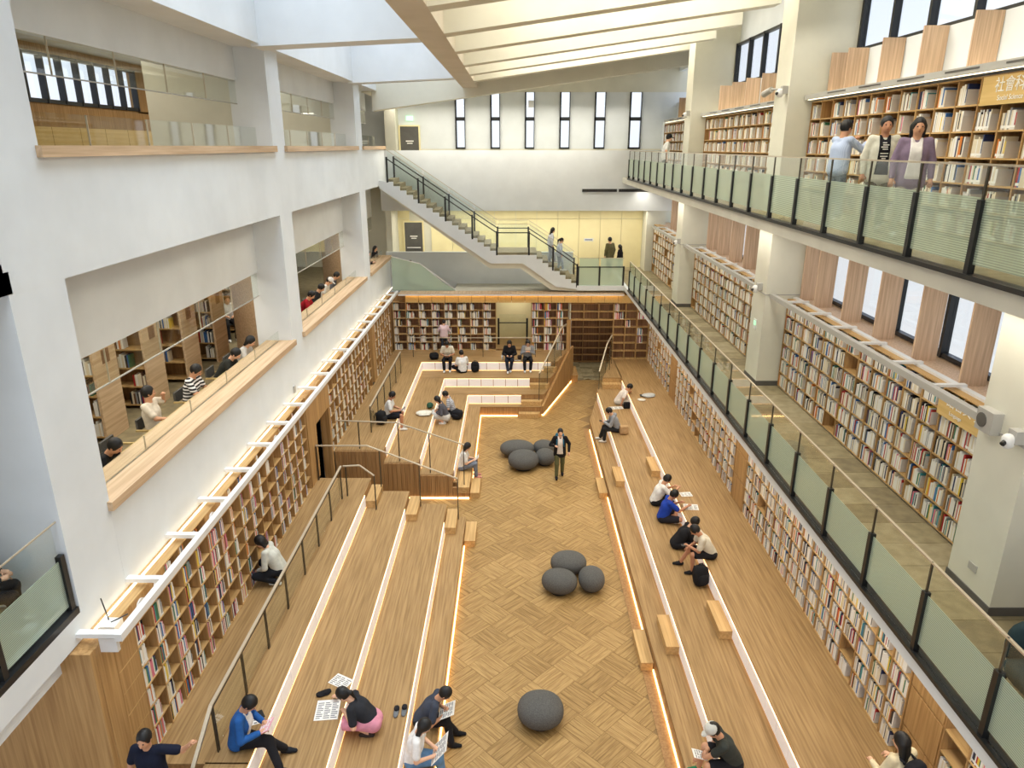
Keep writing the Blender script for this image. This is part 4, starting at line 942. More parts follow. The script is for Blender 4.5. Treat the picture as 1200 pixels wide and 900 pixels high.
def person(key, label, loc, face, pose='sit', h=1.0, lean=8, side=0, head=(15, 0), hands=None, feet=None, drop=.385, top=('tee', (240,240,240)), bottom=('long', (30,30,34)),
           shoes=(235,235,235), hair='short', skin=0, cap=None, res=.018, inner=None, pack=None, pel=None, tw=0, group=None, kpole=None):
    """local frame: +y forward, +x right, z up, origin on the supporting surface under the pelvis; face: heading in degrees (0 = away from camera, 90 = left)"""
    V3 = Vector
    if h == 1.0 and pose != 'stand': h = 1.08
    sc = h
    if pel is None: pel = {'sit': .10, 'cross': .10, 'stand': .90*sc, 'squat': .24, 'kneel': .26}[pose]
    P0 = V3((0, 0, pel))
    Rl = Matrix.Rotation(math.radians(-lean), 3, 'X') @ Matrix.Rotation(math.radians(side), 3, 'Y') @ Matrix.Rotation(math.radians(tw), 3, 'Z')
    up = Rl @ V3((0, 0, 1)); rt = Rl @ V3((1, 0, 0)); fw = Rl @ V3((0, 1, 0))
    chest = P0+up*.30*sc; neck = P0+up*.50*sc
    Rh = Matrix.Rotation(math.radians(-(lean*.5+head[0])), 3, 'X') @ Matrix.Rotation(math.radians(head[1]), 3, 'Z')
    hu, hf, hr = Rh @ V3((0, 0, 1)), Rh @ V3((0, 1, 0)), Rh @ V3((1, 0, 0))
    HC = neck+up*.05*sc+hu*.10*sc+hf*.02
    sh = {s: P0+up*.455*sc+rt*(s*.165*sc) for s in (-1, 1)}
    hip = {s: P0+rt*(s*.085*sc) for s in (-1, 1)}
    if hands is None:
        hands = {'sit': ((-.1, .36, .28), (.1, .36, .28)), 'cross': ((-.12, .34, .2), (.12, .34, .2)), 'stand': ((-.24, .06, .86*sc), (.24, .06, .86*sc)), 'squat': ((-.1, .4, .45), (.1, .4, .45)), 'kneel': ((-.12, .4, .2), (.12, .4, .2))}[pose]
    if feet is None:
        feet = {'sit': ((-.11, .42, -drop+.07), (.12, .45, -drop+.07)), 'cross': ((.14, .34, .07), (-.14, .28, .07)), 'stand': ((-.09, 0, .08), (.1, .03, .08)), 'squat': ((-.13, .16, .08), (.13, .12, .08)), 'kneel': ((-.1, -.3, .07), (.1, -.3, .07))}[pose]
    hd = {-1: V3(hands[0]), 1: V3(hands[1])}; ft = {-1: V3(feet[0]), 1: V3(feet[1])}
    el, wr, kn, an = {}, {}, {}, {}
    for s in (-1, 1):
        el[s], wr[s] = ik(sh[s], hd[s], .27*sc, .245*sc, V3((s*.6, -.45, -.7)))
        kp = V3((s*.12, 1, .6)) if pose in ('sit', 'squat') else V3((s*1.0, .5, .25)) if pose == 'cross' else V3((0, 1, -.2)) if pose == 'kneel' else V3((0, 1, 0))
        if kpole: kp = V3(kpole)
        kn[s], an[s] = ik(hip[s], ft[s], .41*sc, .40*sc, kp)
    def torso(S, e, k=.05):
        for s in (-1, 1):
            S.cone(P0+rt*(s*.055), chest+rt*(s*.06), (.105+e)*sc, (.105+e)*sc, k)
            S.cone(chest+rt*(s*.06), P0+up*.43*sc+rt*(s*.10*sc), (.105+e)*sc, (.062+e)*sc, k)
    hipw = lambda s: hip[s]
    # body
    B = SDF(); torso(B, -.012)
    B.cone(P0+up*.42*sc, neck+hu*.05, .06*sc, .048*sc).cone(neck, HC-hu*.03, .048*sc, .05*sc)
    RH = np.array(Rh)
    B.ell(HC, (.076*sc, .095*sc, .112*sc), .02, RH).ell(HC-hu*.055+hf*.03, (.052*sc, .055*sc, .05*sc), .03, RH)
    B.cone(HC+hf*.088*sc+hu*.005, HC+hf*.108*sc-hu*.026, .010, .014, .012)
    for s in (-1, 1):
        B.ell(HC+hr*(s*.078*sc)-hf*.005-hu*.01, (.012, .022, .032), .008, RH)
        B.cone(sh[s], el[s], .046*sc, .037*sc).cone(el[s], wr[s], .037*sc, .025*sc)
        B.cone(hip[s], kn[s], .078*sc, .052*sc).cone(kn[s], an[s], .052*sc, .036*sc)
        fd = V3((an[s].x*.15, 1, 0)).normalized()
        if pose == 'kneel': fd = V3((0, -1, 0))
        toe = an[s]+fd*.13*sc; toe.z = an[s].z-.045
        B.cone(an[s]+V3((0,0,-.03)), toe, .034, .026)
        d = (wr[s]-el[s]).normalized(); B.cone(wr[s], wr[s]+d*.065*sc, .025*sc, .034*sc, .02)
    Vv, Q = B.mesh(res)
    Rz = Matrix.Rotation(math.radians(face), 3, 'Z'); O = V3(loc)
    # fingers
    fv, ff = [], []
    for s in (-1, 1):
        d = (wr[s]-el[s]).normalized(); lat = d.cross(V3((0, 0, 1))); lat = lat.normalized() if lat.length > .1 else V3((1, 0, 0)); nd = d.cross(lat).normalized()
        if nd.z > 0: nd = -nd
        base = wr[s]+d*.07*sc
        ch = []
        for q, ln in zip((-.027, -.009, .009, .027), (.05, .06, .065, .055) if s > 0 else (.055, .065, .06, .05)):
            p0 = base+lat*q; p1 = p0+(d*.9+nd*.25).normalized()*ln*.6; p2 = p1+(d*.55+nd*.85).normalized()*ln*.5; ch.append(([p0, p1, p2], (.0095, .0088, .0070)))
        p0 = wr[s]+d*.035-lat*(s*.026); p1 = p0+(d*.6-lat*(s*.7)+nd*.3).normalized()*.035; p2 = p1+(d*.8+nd*.5).normalized()*.028; ch.append(([p0, p1, p2], (.0115, .0105, .008)))
        for pts, rr in ch:
            k = len(fv); nn = 6
            for i, (p, r_) in enumerate(zip(pts, rr)):
                t = (pts[min(i+1, 2)]-pts[max(i-1, 0)]).normalized(); a = t.orthogonal().normalized(); b = t.cross(a)
                for j in range(nn): an_ = 2*math.pi*j/nn; fv.append(p+(a*math.cos(an_)+b*math.sin(an_))*r_)
            for i in range(2):
                for j in range(nn): j2 = (j+1) % nn; ff.append((k+i*nn+j, k+i*nn+j2, k+(i+1)*nn+j2, k+(i+1)*nn+j))
            ff.append(tuple(k+2*nn+j for j in range(nn))); ff.append(tuple(k+j for j in range(nn-1, -1, -1)))
    root = thing('person', label, 'person', loc, group)
    root.rotation_euler = (0, 0, math.radians(face))
    def add(name, V, Fs, ms, smooth=True, lab=None):
        me = bpy.data.meshes.new(name); me.from_pydata([tuple(v) for v in V], [], [tuple(int(i) for i in f) for f in Fs]); me.materials.append(ms)
        me.polygons.foreach_set('use_smooth', [smooth]*len(me.polygons)); me.update()
        o = bpy.data.objects.new(name, me); C.objects.link(o); o.parent = root; ORG[o] = ORG[root]
        if lab: o['label'] = lab
        return o
    nV = len(Vv)
    add('body', list(Vv)+[tuple(v) for v in fv], list(Q)+[tuple(nV+i for i in f) for f in ff], SKIN[skin])
    def sd(name, S, m, r=None, lab=None):
        v, q = S.mesh(r or res)
        return add(name, v, q, m, lab=lab)
    # face
    m = MB(); m2 = MB()
    for s in (-1, 1): MB.sup(m, HC+hf*.088*sc+hr*(s*.03)+hu*.008, (.012, .008, .008), 2, 8, 6)
    add('eyes', m.v, m.f, EYEM); m2.sup(HC+hf*.086*sc-hu*.056, (.02, .008, .006), 2, 8, 6); add('mouth', m2.v, m2.f, LIPM)
    # hair
    if hair:
        S = SDF(); S.ell(HC+hu*.022*sc-hf*.014*sc, (.090*sc, .105*sc, .114*sc), .02, RH)
        S.cut(HC+hf*.108*sc-hu*.036*sc, (.072*sc, .082*sc, .098*sc), RH)
        S.cut(HC-hu*.14*sc+hf*.03, (.1, .12, .085), RH) if hair == 'short' else None
        if hair in ('long', 'bob'):
            ln = .12 if hair == 'bob' else .30
            down = (Rl @ V3((0, -.12, -1))).normalized()
            for q in (-.055, 0, .055): S.cone(HC-hf*.045+hr*q, HC-hf*.05+hr*q*1.15+down*ln, .052, .035, .03)
        if hair == 'pony':
            S.cone(HC-hf*.10+hu*.03, HC-hf*.14-hu*.04, .028, .035, .02).cone(HC-hf*.14-hu*.04, HC-hf*.11-hu*.2, .035, .015, .02)
        sd('hair', S, HAIRM, min(res, .015))
    if cap:
        S = SDF(); S.ell(HC+hu*.04-hf*.005, (.094*sc, .108*sc, .10*sc), .01, RH); S.cut(HC-hu*.09, (.2, .2, .115), RH)
        S.ell(HC+hf*.13+hu*.03, (.065, .075, .012), .008, RH); sd('cap', S, cloth(cap), .012, 'plain cap')
    # bottom
    kind, colr = bottom
    S = SDF()
    for s in (-1, 1): S.cone(P0+rt*(s*.05)-up*.01, P0+rt*(s*.055)+up*.10, .115*sc, .108*sc, .04)
    for s in (-1, 1):
        if kind == 'long':
            S.cone(hip[s], kn[s], .092*sc, .07*sc, .03).cone(kn[s], kn[s].lerp(an[s], .93), .068*sc, .055*sc, .03)
        elif kind == 'wide':
            S.cone(hip[s], kn[s], .098*sc, .085*sc, .03).cone(kn[s], kn[s].lerp(an[s], .9), .083*sc, .08*sc, .03)
        elif kind == 'shorts':
            S.cone(hip[s], hip[s].lerp(kn[s], .82), .096*sc, .086*sc, .03)
        elif kind == 'skirt':
            S.cone(hip[s], kn[s], .10*sc, .11*sc, .09)
    sd({'long': 'trousers', 'wide': 'trousers', 'shorts': 'shorts', 'skirt': 'skirt'}[kind], S, cloth(colr))
    # top
    kind, colr = top
    S = SDF(); torso(S, .012); S.cone(P0+up*.455*sc, P0+up*.475*sc, .07*sc, .055*sc, .03)
    if kind == 'jacket': [S.cone(P0+rt*q-V3((0,0,.0 if pose != 'stand' else .10)), chest+rt*q*.5, (.118 if pose == 'stand' else .1)*sc, .105*sc, .05) for q in (-.08, 0, .08)]
    elif pose == 'stand': [S.cone(P0+rt*q-V3((0,0,.03)), chest+rt*q*.6, .118*sc, .10*sc, .05) for q in (-.07, .07)]
    for s in (-1, 1):
        if kind in ('tee',): S.cone(sh[s], sh[s].lerp(el[s], .72), .062*sc, .064*sc, .03)
        elif kind == 'vest': pass
        else:
            S.cone(sh[s], el[s], .062*sc, .054*sc, .03).cone(el[s], el[s].lerp(wr[s], .95), .052*sc, .04*sc, .02)
    if kind == 'hood' : S.ell(neck-fw*.09-up*.03, (.10, .07, .06), .04)
    sd({'tee': 'shirt', 'long': 'shirt', 'vest': 'vest', 'jacket': 'jacket', 'hood': 'hooded_jacket'}[kind], S, cloth(colr))
    if inner:
        S = SDF(); torso(S, .034 if pose == 'stand' else .026)
        for q in (-1, 1): S.cut(chest+rt*(q*.235)+up*.02, (.165, .5, .7), np.array(Rl))
        S.cut(chest-fw*.22, (.6, .25, .8), np.array(Rl)); sd('undershirt', S, cloth(inner), .012)
    if key == 'l3tee':
        m = MB()
        for i, (a, b, w) in enumerate(((.10, .02, .03), (.07, -.02, .045), (.04, .015, .05), (.01, -.01, .04), (-.05, 0, .06), (-.09, 0, .055), (-.12, 0, .03))):
            c = chest+fw*.147+up*a+rt*b*.5; w *= .9; m.hexa([c+rt*x+up*z+fw*y for x, y, z in ((-w,-.01,-.008),(w,-.01,-.008),(w,.006,-.008),(-w,.006,-.008),(-w,-.01,.008),(w,-.01,.008),(w,.006,.008),(-w,.006,.008))])
        add('print', m.v, m.f, cloth((226,224,216)), False)
    # shoes
    if shoes:
        for s in (-1, 1):
            S = SDF(); fd = V3((an[s].x*.15, 1, 0)).normalized()
            if pose == 'kneel': fd = V3((0, -1, 0))
            b = an[s]+V3((0, 0, -.035)); S.cone(b-fd*.04, b+fd*.06, .042, .044, .02).cone(b+fd*.06, b+fd*.15-V3((0,0,.005)), .042, .032, .02)
            S.cone(b, an[s]+V3((0, 0, .01)), .042, .04, .02)
            sd('shoe', S, cloth(shoes), .012)
    if pack:
        m = MB(); c = chest-fw*(.2)+up*.02; m.sup(c, (.15, .085, .21), 3.5, 14, 10, Rl); add('backpack', m.v, m.f, cloth(pack))
        m = MB()
        for s in (-1, 1):
            pts = [chest-fw*.12+up*.17+rt*s*.09, P0+up*.485*sc+rt*s*.10+fw*.01, chest+fw*.13+up*.06+rt*s*.10, chest+fw*.11-up*.1+rt*s*.12]
            for a, b in zip(pts[:-1], pts[1:]): m.bar(a, b, .017, 6)
        add('straps', m.v, m.f, cloth(pack if pack != (30,30,34) else (28, 100, 130)))
    W_ = lambda v: O+Rz @ v
    PEOPLE[key] = {'L': W_(wr[-1]+(wr[-1]-el[-1]).normalized()*.09), 'R': W_(wr[1]+(wr[1]-el[1]).normalized()*.09), 'head': W_(HC), 'f': Rz @ V3((0, 1, 0)), 'r': Rz @ V3((1, 0, 0))}
    return root
BK = (30,30,34)
RGT, LFT, AWY, TWD = -90, 90, 0, 180      # facing right / left / away from / toward the camera
# --- near left terrace
person('blue', 'person in open blue shirt over white, black trousers, reading at bottom left', (-4.05, 8.25, LZ), RGT, lean=14, head=(38, 0), top=('jacket', (38,92,160)), inner=(236,234,230), shoes=(34,36,40), skin=1, res=.014,
       hands=((-.12, .34, .30), (.1, .36, .30)), feet=((.16, .62, -.31), (-.22, .58, -.31)))
person('girl', 'girl in black tee and pink skirt kneeling over a newspaper on the step', (-2.3, 9.3, 2*S1), LFT, pose='squat', pel=.2, lean=40, head=(20, -8), top=('tee', (40,42,48)), bottom=('skirt', (222,150,170)), shoes=(60,50,46), hair='pony', skin=0, res=.014,
       hands=((-.1, .42, .42), (.28, .60, .44)), feet=((-.12, .05, .06), (.12, .02, .06)), kpole=(0, 1, .15))
person('teeman', 'person in dark slate tee and black trousers reading a newspaper on the lowest step', (-1.62, 9.85, S1), RGT, lean=36, head=(30, 0), top=('tee', (62,68,82)), shoes=(26,26,28), skin=1, res=.014,
       hands=((-.04, .42, .30), (.12, .40, .26)), feet=((.14, .54, -.31), (-.12, .60, -.31)))
person('whitewoman', 'long-haired person in white tee and blue jeans reading at bottom edge', (-1.66, 9.02, S1), RGT, lean=14, head=(34, 0), top=('tee', (240,240,238)), bottom=('long', (104,144,184)), shoes=(236,236,232), hair='long', skin=0, res=.014,
       hands=((-.05, .36, .28), (.14, .34, .26)), feet=((.1, .52, -.31), (-.12, .46, -.31)))
person('crouch', 'person in light grey top squatting at the shelves of the left bookcase', (-4.72, 12.42, LZ), LFT, pose='squat', pel=.28, lean=26, head=(22, 0), top=('long', (208,208,196)), bottom=('long', (28,30,36)), shoes=(226,226,214), hair='bob', res=.015,
       hands=((-.12, .40, .30), (.2, .42, .22)), feet=((-.18, .02, .08), (.14, .06, .08)))
person('navy', 'person in navy tee holding the end of the long handrail, bottom left corner', (-4.72, 7.2, 1.18), TWD, pose='stand', lean=2, head=(6, 0), top=('tee', (20,26,46)), bottom=('long', (30,34,44)), skin=1, res=.014, hands=((-.55, .0, 1.42), (.32, .06, .86)))
# --- right terrace
person('capman', 'person in white cap, dark green tee and black shorts at the bottom right steps', (3.42, 8.62, 2*S1), LFT, lean=30, head=(24, 0), top=('tee', (58,62,58)), bottom=('shorts', BK), shoes=(40,120,80), cap=(214,214,206), skin=1, res=.014,
       hands=((.05, .62, .02), (.05, .42, .24)), feet=((-.10, .52, -.31), (.14, .50, -.20)))
person('cream', 'person in cream tee and black shorts sitting on the upper step with a phone', (4.42, 13.95, 3*S1), LFT, lean=32, head=(28, 0), top=('tee', (222,214,194)), bottom=('shorts', BK), shoes=(30,30,32), skin=2, res=.015,
       hands=((.0, .52, .26), (.04, .50, .22)), feet=((-.12, .42, -.31), (.26, .60, -.31)))
person('black', 'person all in black hunched over the step between the blue shirt and cream tee', (3.88, 15.0, 2*S1), RGT, pose='cross', lean=36, head=(12, 0), top=('tee', (28,28,32)), hands=((-.1, .42, .46), (.12, .42, .46)), res=.016)
person('bluetee', 'person in royal blue tee writing at the upper step of the right terrace', (3.8, 16.25, 2*S1), RGT, pose='cross', lean=18, head=(28, 0), top=('tee', (30,66,170)), bottom=('shorts', (36,36,44)), skin=2, res=.016, hands=((-.12, .46, .46), (.1, .60, .46)))
person('whitetee', 'person in white tee seated behind the royal blue tee on the right terrace', (3.78, 17.15, 2*S1), RGT, pose='cross', lean=22, head=(20, 0), top=('tee', (236,234,228)), skin=1, res=.016, hands=((-.12, .50, .46), (.1, .56, .5)))
person('hoodie', 'person in grey hooded jacket sitting on the middle step with a phone', (3.5, 22.3, 2*S1), LFT, lean=24, head=(26, 0), top=('hood', (150,154,160)), bottom=('long', (40,42,44)), shoes=(226,222,212), res=.018, hands=((-.05, .48, .34), (.05, .46, .32)), feet=((-.06, .46, -.31), (.2, .56, -.31)))
person('bend', 'person in white tee leaning over papers near the far right end', (3.86, 25.0, 2*S1), RGT, pose='cross', lean=34, head=(28, 0), top=('tee', (232,222,212)), bottom=('long', (200,196,186)), skin=1, res=.018, hands=((-.1, .46, .42), (.26, .1, .06)))
person('backpackgirl', 'long-haired person in cream top with black backpack at bottom right bookcase', (4.98, 7.1, 3*S1), AWY+20, pose='stand', lean=4, head=(14, 15), top=('long', (226,212,176)), bottom=('wide', (40,40,44)), hair='long', pack=(30,30,36), res=.014, hands=((-.16, .3, 1.05), (.16, .3, 1.05)))
# --- floor and far left terrace
person('teen', 'person in black jacket and olive trousers walking past the far pebble seats', (1.42, 20.35, 0), TWD, pose='stand', lean=2, head=(6, 0), top=('jacket', (26,26,30)), bottom=('long', (92,92,60)), shoes=BK, pack=(44,110,140), inner=(222,214,206), res=.016,
       hands=((-.28, .06, .9), (.16, .22, 1.16)), feet=((-.1, -.16, .1), (.1, .16, .08)))
person('readwoman', 'person in white tee and grey-blue trousers reading at the end of the far steps', (-1.62, 20.1, S1), RGT, lean=10, head=(28, 0), top=('tee', (224,222,216)), bottom=('long', (120,128,142)), shoes=(214,150,140), hair='bob', res=.016, hands=((-.06, .38, .34), (.08, .36, .34)), feet=((-.06, .42, -.16), (.1, .44, -.18)), drop=.2)
person('boy', 'boy in white tee and black vest sitting on the top step at left', (-4.1, 21.55, LZ), RGT, lean=10, head=(26, 0), top=('tee', (230,230,226)), bottom=('shorts', (34,36,44)), skin=2, shoes=(236,234,228), res=.016)
person('darkgirl', 'person in dark grey top kneeling on the far left step beside a white bag', (-2.36, 23.05, 2*S1), LFT, pose='squat', pel=.22, lean=22, head=(20, 0), top=('long', (84,84,92)), bottom=('skirt', (206,204,198)), hair='bob', res=.017, hands=((-.1, .32, .42), (.1, .30, .45)), feet=((-.12, .08, .06), (.12, .1, .06)), kpole=(0, 1, .3))
person('striped', 'person in black and white striped tee on the far left step', (-2.2, 23.9, 2*S1), LFT, pose='cross', lean=18, head=(24, 0), top=('tee', ('str', (226,226,230), (84,90,104), .05, 2)), res=.017)
person('pink', 'person in pale pink striped shirt standing at the back bookcase', (-2.98, 29.2, LZ), AWY, pose='stand', h=.86, lean=6, head=(8, 0), top=('long', ('str', (236,214,214), (196,166,176), .03, 0)), bottom=('long', (48,56,70)), res=.018, hands=((-.14, .22, .95), (.12, .22, 1.0)))
person('backwhite', 'person in cream tee and black trousers sitting on the back top step reading', (-2.74, 28.15, LZ), TWD, lean=16, head=(36, 0), top=('tee', (228,222,202)), skin=2, res=.018)
person('backwhite2', 'person in white tee sitting on the floor with back turned, beside a black backpack', (-2.1, 27.62, 3*S1), 20, pose='cross', lean=10, head=(14, 0), top=('tee', (236,236,234)), res=.018)
person('backblack', 'person in black top and dark trousers sitting on the back top step', (-.2, 28.15, LZ), TWD, lean=12, head=(28, 0), top=('long', (30,30,34)), bottom=('long', (34,40,54)), hair='bob', res=.018, feet=((-.04, .44, -.31), (.06, .6, -.31)))
person('backgrey', 'person in grey sweater and black trousers at right end of the back step', (.55, 28.15, LZ), TWD, lean=10, head=(24, 0), top=('long', (150,152,156)), hair='bob', res=.018, hands=((-.08, .28, .42), (.08, .28, .42)))
# --- galleries
person('l3blue', 'man in light blue striped shirt gesturing at the upper gallery bookcase', (5.45, 12.55, L3), -70, pose='stand', lean=4, head=(8, 0), top=('long', ('str', (186,200,226), (166,182,214), .02, 0)), bottom=('long', (120,130,146)), skin=1, res=.015, hands=((-.16, .42, 1.36), (.1, .44, 1.3)))
person('l3tee', 'person in cream open jacket over a black printed tee on the upper gallery', (5.5, 11.2, L3), 165, pose='stand', lean=0, head=(4, 0), top=('jacket', (214,212,196)), inner=(26,26,32), bottom=('long', (90,86,66)), skin=2, res=.015)
person('l3purple', 'person in grey-purple cardigan over white tee on the upper gallery', (5.5, 10.3, L3), 160, pose='stand', h=.97, lean=0, head=(4, 0), top=('jacket', (136,118,140)), inner=(236,232,228), bottom=('long', (180,172,160)), hair='bob', skin=1, res=.015)
person('l3cap', 'person in black cap and white tee walking at the far end of the upper gallery', (5.3, 26.4, L3), -95, pose='stand', head=(10, 0), top=('tee', (226,226,222)), bottom=('long', (60,62,70)), cap=(26,26,30), res=.018)
person('stair1', 'long-haired person in white descending the back staircase', (1.5, 30.3, 5.22), -80, pose='stand', h=.88, lean=8, head=(14, 0), top=('long', (228,230,236)), bottom=('wide', (190,196,206)), hair='long', res=.018, feet=((-.09, 0, .08), (.1, .2, -.06)))
person('stair2', 'person with ponytail in pale blue dress shirt ahead on the back staircase', (1.86, 29.95, 4.9), -80, pose='stand', h=.84, lean=8, head=(14, 0), top=('long', (206,214,228)), bottom=('long', (178,190,206)), hair='pony', res=.018, feet=((-.09, 0, .08), (.1, .2, -.06)))
person('l2olive', 'person in olive jacket standing on the middle gallery by the yellow wall', (4.3, 32.2, L2), 30, pose='stand', lean=3, head=(6, 0), top=('jacket', (112,106,74)), bottom=('long', (30,30,34)), res=.018)
person('l2pink', 'shorter person in black top with pink scarf beside the olive jacket', (4.78, 32.3, L2), 60, pose='stand', h=.8, lean=2, head=(8, 0), top=('long', (34,32,40)), inner=(214,150,170), bottom=('long', (96,104,120)), hair='bob', res=.018)
person('hunch', 'person bending on the white framed stair at the far left', (-4.8, 30.7, 3.9), -90, pose='stand', h=.86, lean=32, head=(10, 0), top=('long', (86,70,74)), bottom=('long', (60,66,70)), res=.02)
person('win1', 'long-haired person in dark coat standing in the far lower opening, nearer one', (-6.0, 28.9, L2), RGT, pose='stand', h=.92, lean=6, head=(8, 0), top=('jacket', (50,46,50)), hair='long', res=.02, hands=((-.1, .25, 1.05), (.1, .25, 1.05)))
person('win2', 'long-haired person in black standing in the far lower opening, farther one', (-6.0, 30.6, L2), RGT-20, pose='stand', h=.9, lean=4, head=(6, 0), top=('long', (36,36,40)), hair='long', res=.02)
CHL = {'shirt': 'grey chair under the cream polo shirt sitter', 'stripe': 'grey chair under the striped tee sitter', 'masks': 'grey chair under the sitter in the dark jacket, near opening', 'blackwhite': 'grey chair farthest in the near lower opening',
       'corner': 'grey chair of the slumped sitter in black', 'red': 'grey chair under the red tee sitter', 'midgrey': 'grey chair beside the red tee sitter', 'midwhite': 'grey chair under the white capped sitter', 'midfar': 'grey chair farthest in the middle opening'}
def seated(key, label, y, top, dx=-6.62, **kw):
    person(key, label, (dx, y, L2+.48), RGT, drop=.48, top=top, res=.017, **kw)
    chair(dx, y, L2, math.radians(RGT), CHL[key])
seated('shirt', 'person in cream polo shirt with one hand raised to the head, near lower opening', 12.15, ('tee', (232,222,204)), hands=((-.28, .1, .66), (.1, .40, .34)), lean=-4, head=(4, 30), skin=1)
seated('stripe', 'person in black and white striped tee behind the near lower glass', 13.65, ('tee', ('str', (236,236,236), (30,30,34), .07, 2)), lean=12, head=(30, 0), skin=1, hands=((-.1, .42, .38), (.1, .46, .36)))
seated('masks', 'person in dark jacket with head bent over the counter, near lower opening', 15.2, ('long', (48,50,46)), lean=34, head=(24, 0), hands=((-.1, .5, .36), (.1, .52, .36)))
seated('blackwhite', 'person in black and white jacket bent over the counter farthest in the near opening', 16.2, ('long', (210,208,204)), lean=32, head=(20, 0), hair='bob', hands=((-.1, .5, .36), (.1, .52, .36)))
seated('corner', 'dark haired person slumped in black at the lower corner of the near opening', 10.1, ('long', (30,30,32)), lean=38, head=(18, 0), skin=1, hands=((-.1, .52, .34), (.1, .52, .34)))
seated('red', 'person in red tee bent over the counter in the middle lower opening', 21.6, ('tee', (168,30,44)), lean=28, head=(26, 0), hands=((-.1, .5, .36), (.1, .52, .36)))
seated('midgrey', 'person in black top next to the red tee in the middle lower opening', 22.8, ('long', (40,40,44)), lean=28, head=(26, 0))
seated('midwhite', 'person in white cap and tee in the middle lower opening', 24.0, ('tee', (228,226,220)), lean=26, head=(26, 0), cap=(226,224,220))
seated('midfar', 'person in grey top farthest along the counter in the middle lower opening', 25.0, ('long', (96,98,104)), lean=26, head=(24, 0))
person('midstand', 'person all in black standing in the middle lower opening', (-6.9, 19.6, L2), -60, pose='stand', h=1.05, lean=4, head=(14, 0), top=('jacket', (22,22,24)), res=.018)
person('farseat', 'person in white shirt seated at the far table of the reading room', (-8.6, 20.9, L2+.46), -150, drop=.46, top=('tee', (226,226,228)), res=.02, lean=10)
chair(-8.6, 20.9, L2, math.radians(-150), 'oak chair with grey seat at the far table of the reading room')
chair(-6.7, 11.1, L2, math.radians(-90), 'empty grey chair drawn up to the near oak counter')
person('balcony', 'person in black with a white collar sitting on the balcony at the left edge', (-6.35, 7.0, L2+.46), -60, drop=.46, top=('jacket', (26,28,36)), inner=(230,230,228), res=.016, lean=6)
chair(-6.35, 7.0, L2, math.radians(-60), 'chair on the balcony at the left edge of the picture')
chair(-6.9, 14.6, L3, math.radians(180), 'black office chair in the upper left room')
# ------------------------------------------------------------------ small things people have with them
PAPER = mat('newsprint', srgb(232,230,224), .9); INK = mat('ink_grey', srgb(120,120,124), .9); INKD = mat('ink_dark', srgb(52,52,56), .9)
def flat(name, label, cat, c, w, d, rz, m=None, lines=6, tilt=0, th=.004, ink=None, group=None):
    """a sheet or open book lying or held, with printed columns"""
    R = Matrix.Rotation(rz, 3, 'Z') @ Matrix.Rotation(tilt, 3, 'X'); c = Vector(c)
    t = thing(name, label, cat, c, group)
    def bx(x0, x1, y0, y1, z0, z1): return MB().hexa([tuple(R @ Vector(p)+c) for p in ((x0,y0,z0),(x1,y0,z0),(x1,y1,z0),(x0,y1,z0),(x0,y0,z1),(x1,y0,z1),(x1,y1,z1),(x0,y1,z1))])
    bx(-w/2, w/2, -d/2, d/2, 0, th).build('sheet', m or PAPER, t)
    mb = MB()
    for col in range(3):
        x0 = -w/2+w*(.06+col*.31); x1 = x0+w*.26
        for k in range(lines):
            y0 = -d/2+d*(.08+.84*k/lines); q = bx(x0, x1 if (k+col) % 3 else x0+w*.18, y0, y0+d*.84/lines*.45, th, th+.0012)
            n = len(mb.v); mb.v += q.v; mb.f += [tuple(n+i for i in f) for f in q.f]; mb.m += q.m
    if lines: mb.build('print', ink or INK, t, kind='stuff')
    return t
def bag(name, label, c, r, col, rz=0, strap=True, cat='bag', e=3.2, tilt=0):
    R = Matrix.Rotation(rz, 3, 'Z') @ Matrix.Rotation(tilt, 3, 'X'); c = Vector(c); m = cloth(col)
    t = thing(name, label, cat, c)
    k = Vector((0, 0, r[2]))
    MB().sup(c+k, r, e, 20, 12, R).build('body', m, t, True)
    MB().sup(c+R @ Vector((0, -r[1]*.85, -r[2]*.25))+k, (r[0]*.75, r[1]*.4, r[2]*.5), e, 14, 8, R).build('front_pocket', m, t, True)
    if strap:
        for s in (-1, 1):
            pts = [c+k+R @ Vector(v) for v in ((s*r[0]*.5, r[1]*.9, r[2]*.8), (s*r[0]*.6, r[1]*1.35, r[2]*.1), (s*r[0]*.6, r[1]*.95, -r[2]*.75))]
            MB().bar(pts[0], pts[1], .014, 6).bar(pts[1], pts[2], .014, 6).build('strap', m, t)
        a, b = c+k+R @ Vector((-.05, 0, r[2]*.95)), c+k+R @ Vector((.05, 0, r[2]*.95)); u = Vector((0, 0, .05))
        MB().bar(a, a+u, .009, 6).bar(a+u, b+u, .009, 6).bar(b+u, b, .009, 6).build('handle', m, t)
    return t
Z3, Z2, Z1 = 3*S1, 2*S1, S1
flat('newspaper', 'newspaper under the hand of the girl in the pink skirt', 'newspaper', (-3.05, 9.33, Z3), .38, .44, .1, lines=9)
flat('newspaper', 'folded newspaper beyond the black case on the left step', 'newspaper', (-2.98, 9.98, Z3), .36, .26, -.5, lines=6)
bag('pencil_case', 'small black case between the two newspapers on the left step', (-3.2, 9.68, Z3), (.13, .05, .03), (26,26,30), .5, False, 'case')
def held(name, label, key, w, d, off=(0, 0, .02), rz=0, tilt=0, **kw):
    p = PEOPLE[key]; c = (p['L']+p['R'])/2; f = p['f']; a = math.atan2(-f.x, f.y)
    return flat(name, label, kw.pop('cat', 'book'), c+f*off[1]+p['r']*off[0]+Vector((0, 0, off[2])), w, d, a+rz, tilt=tilt, **kw)
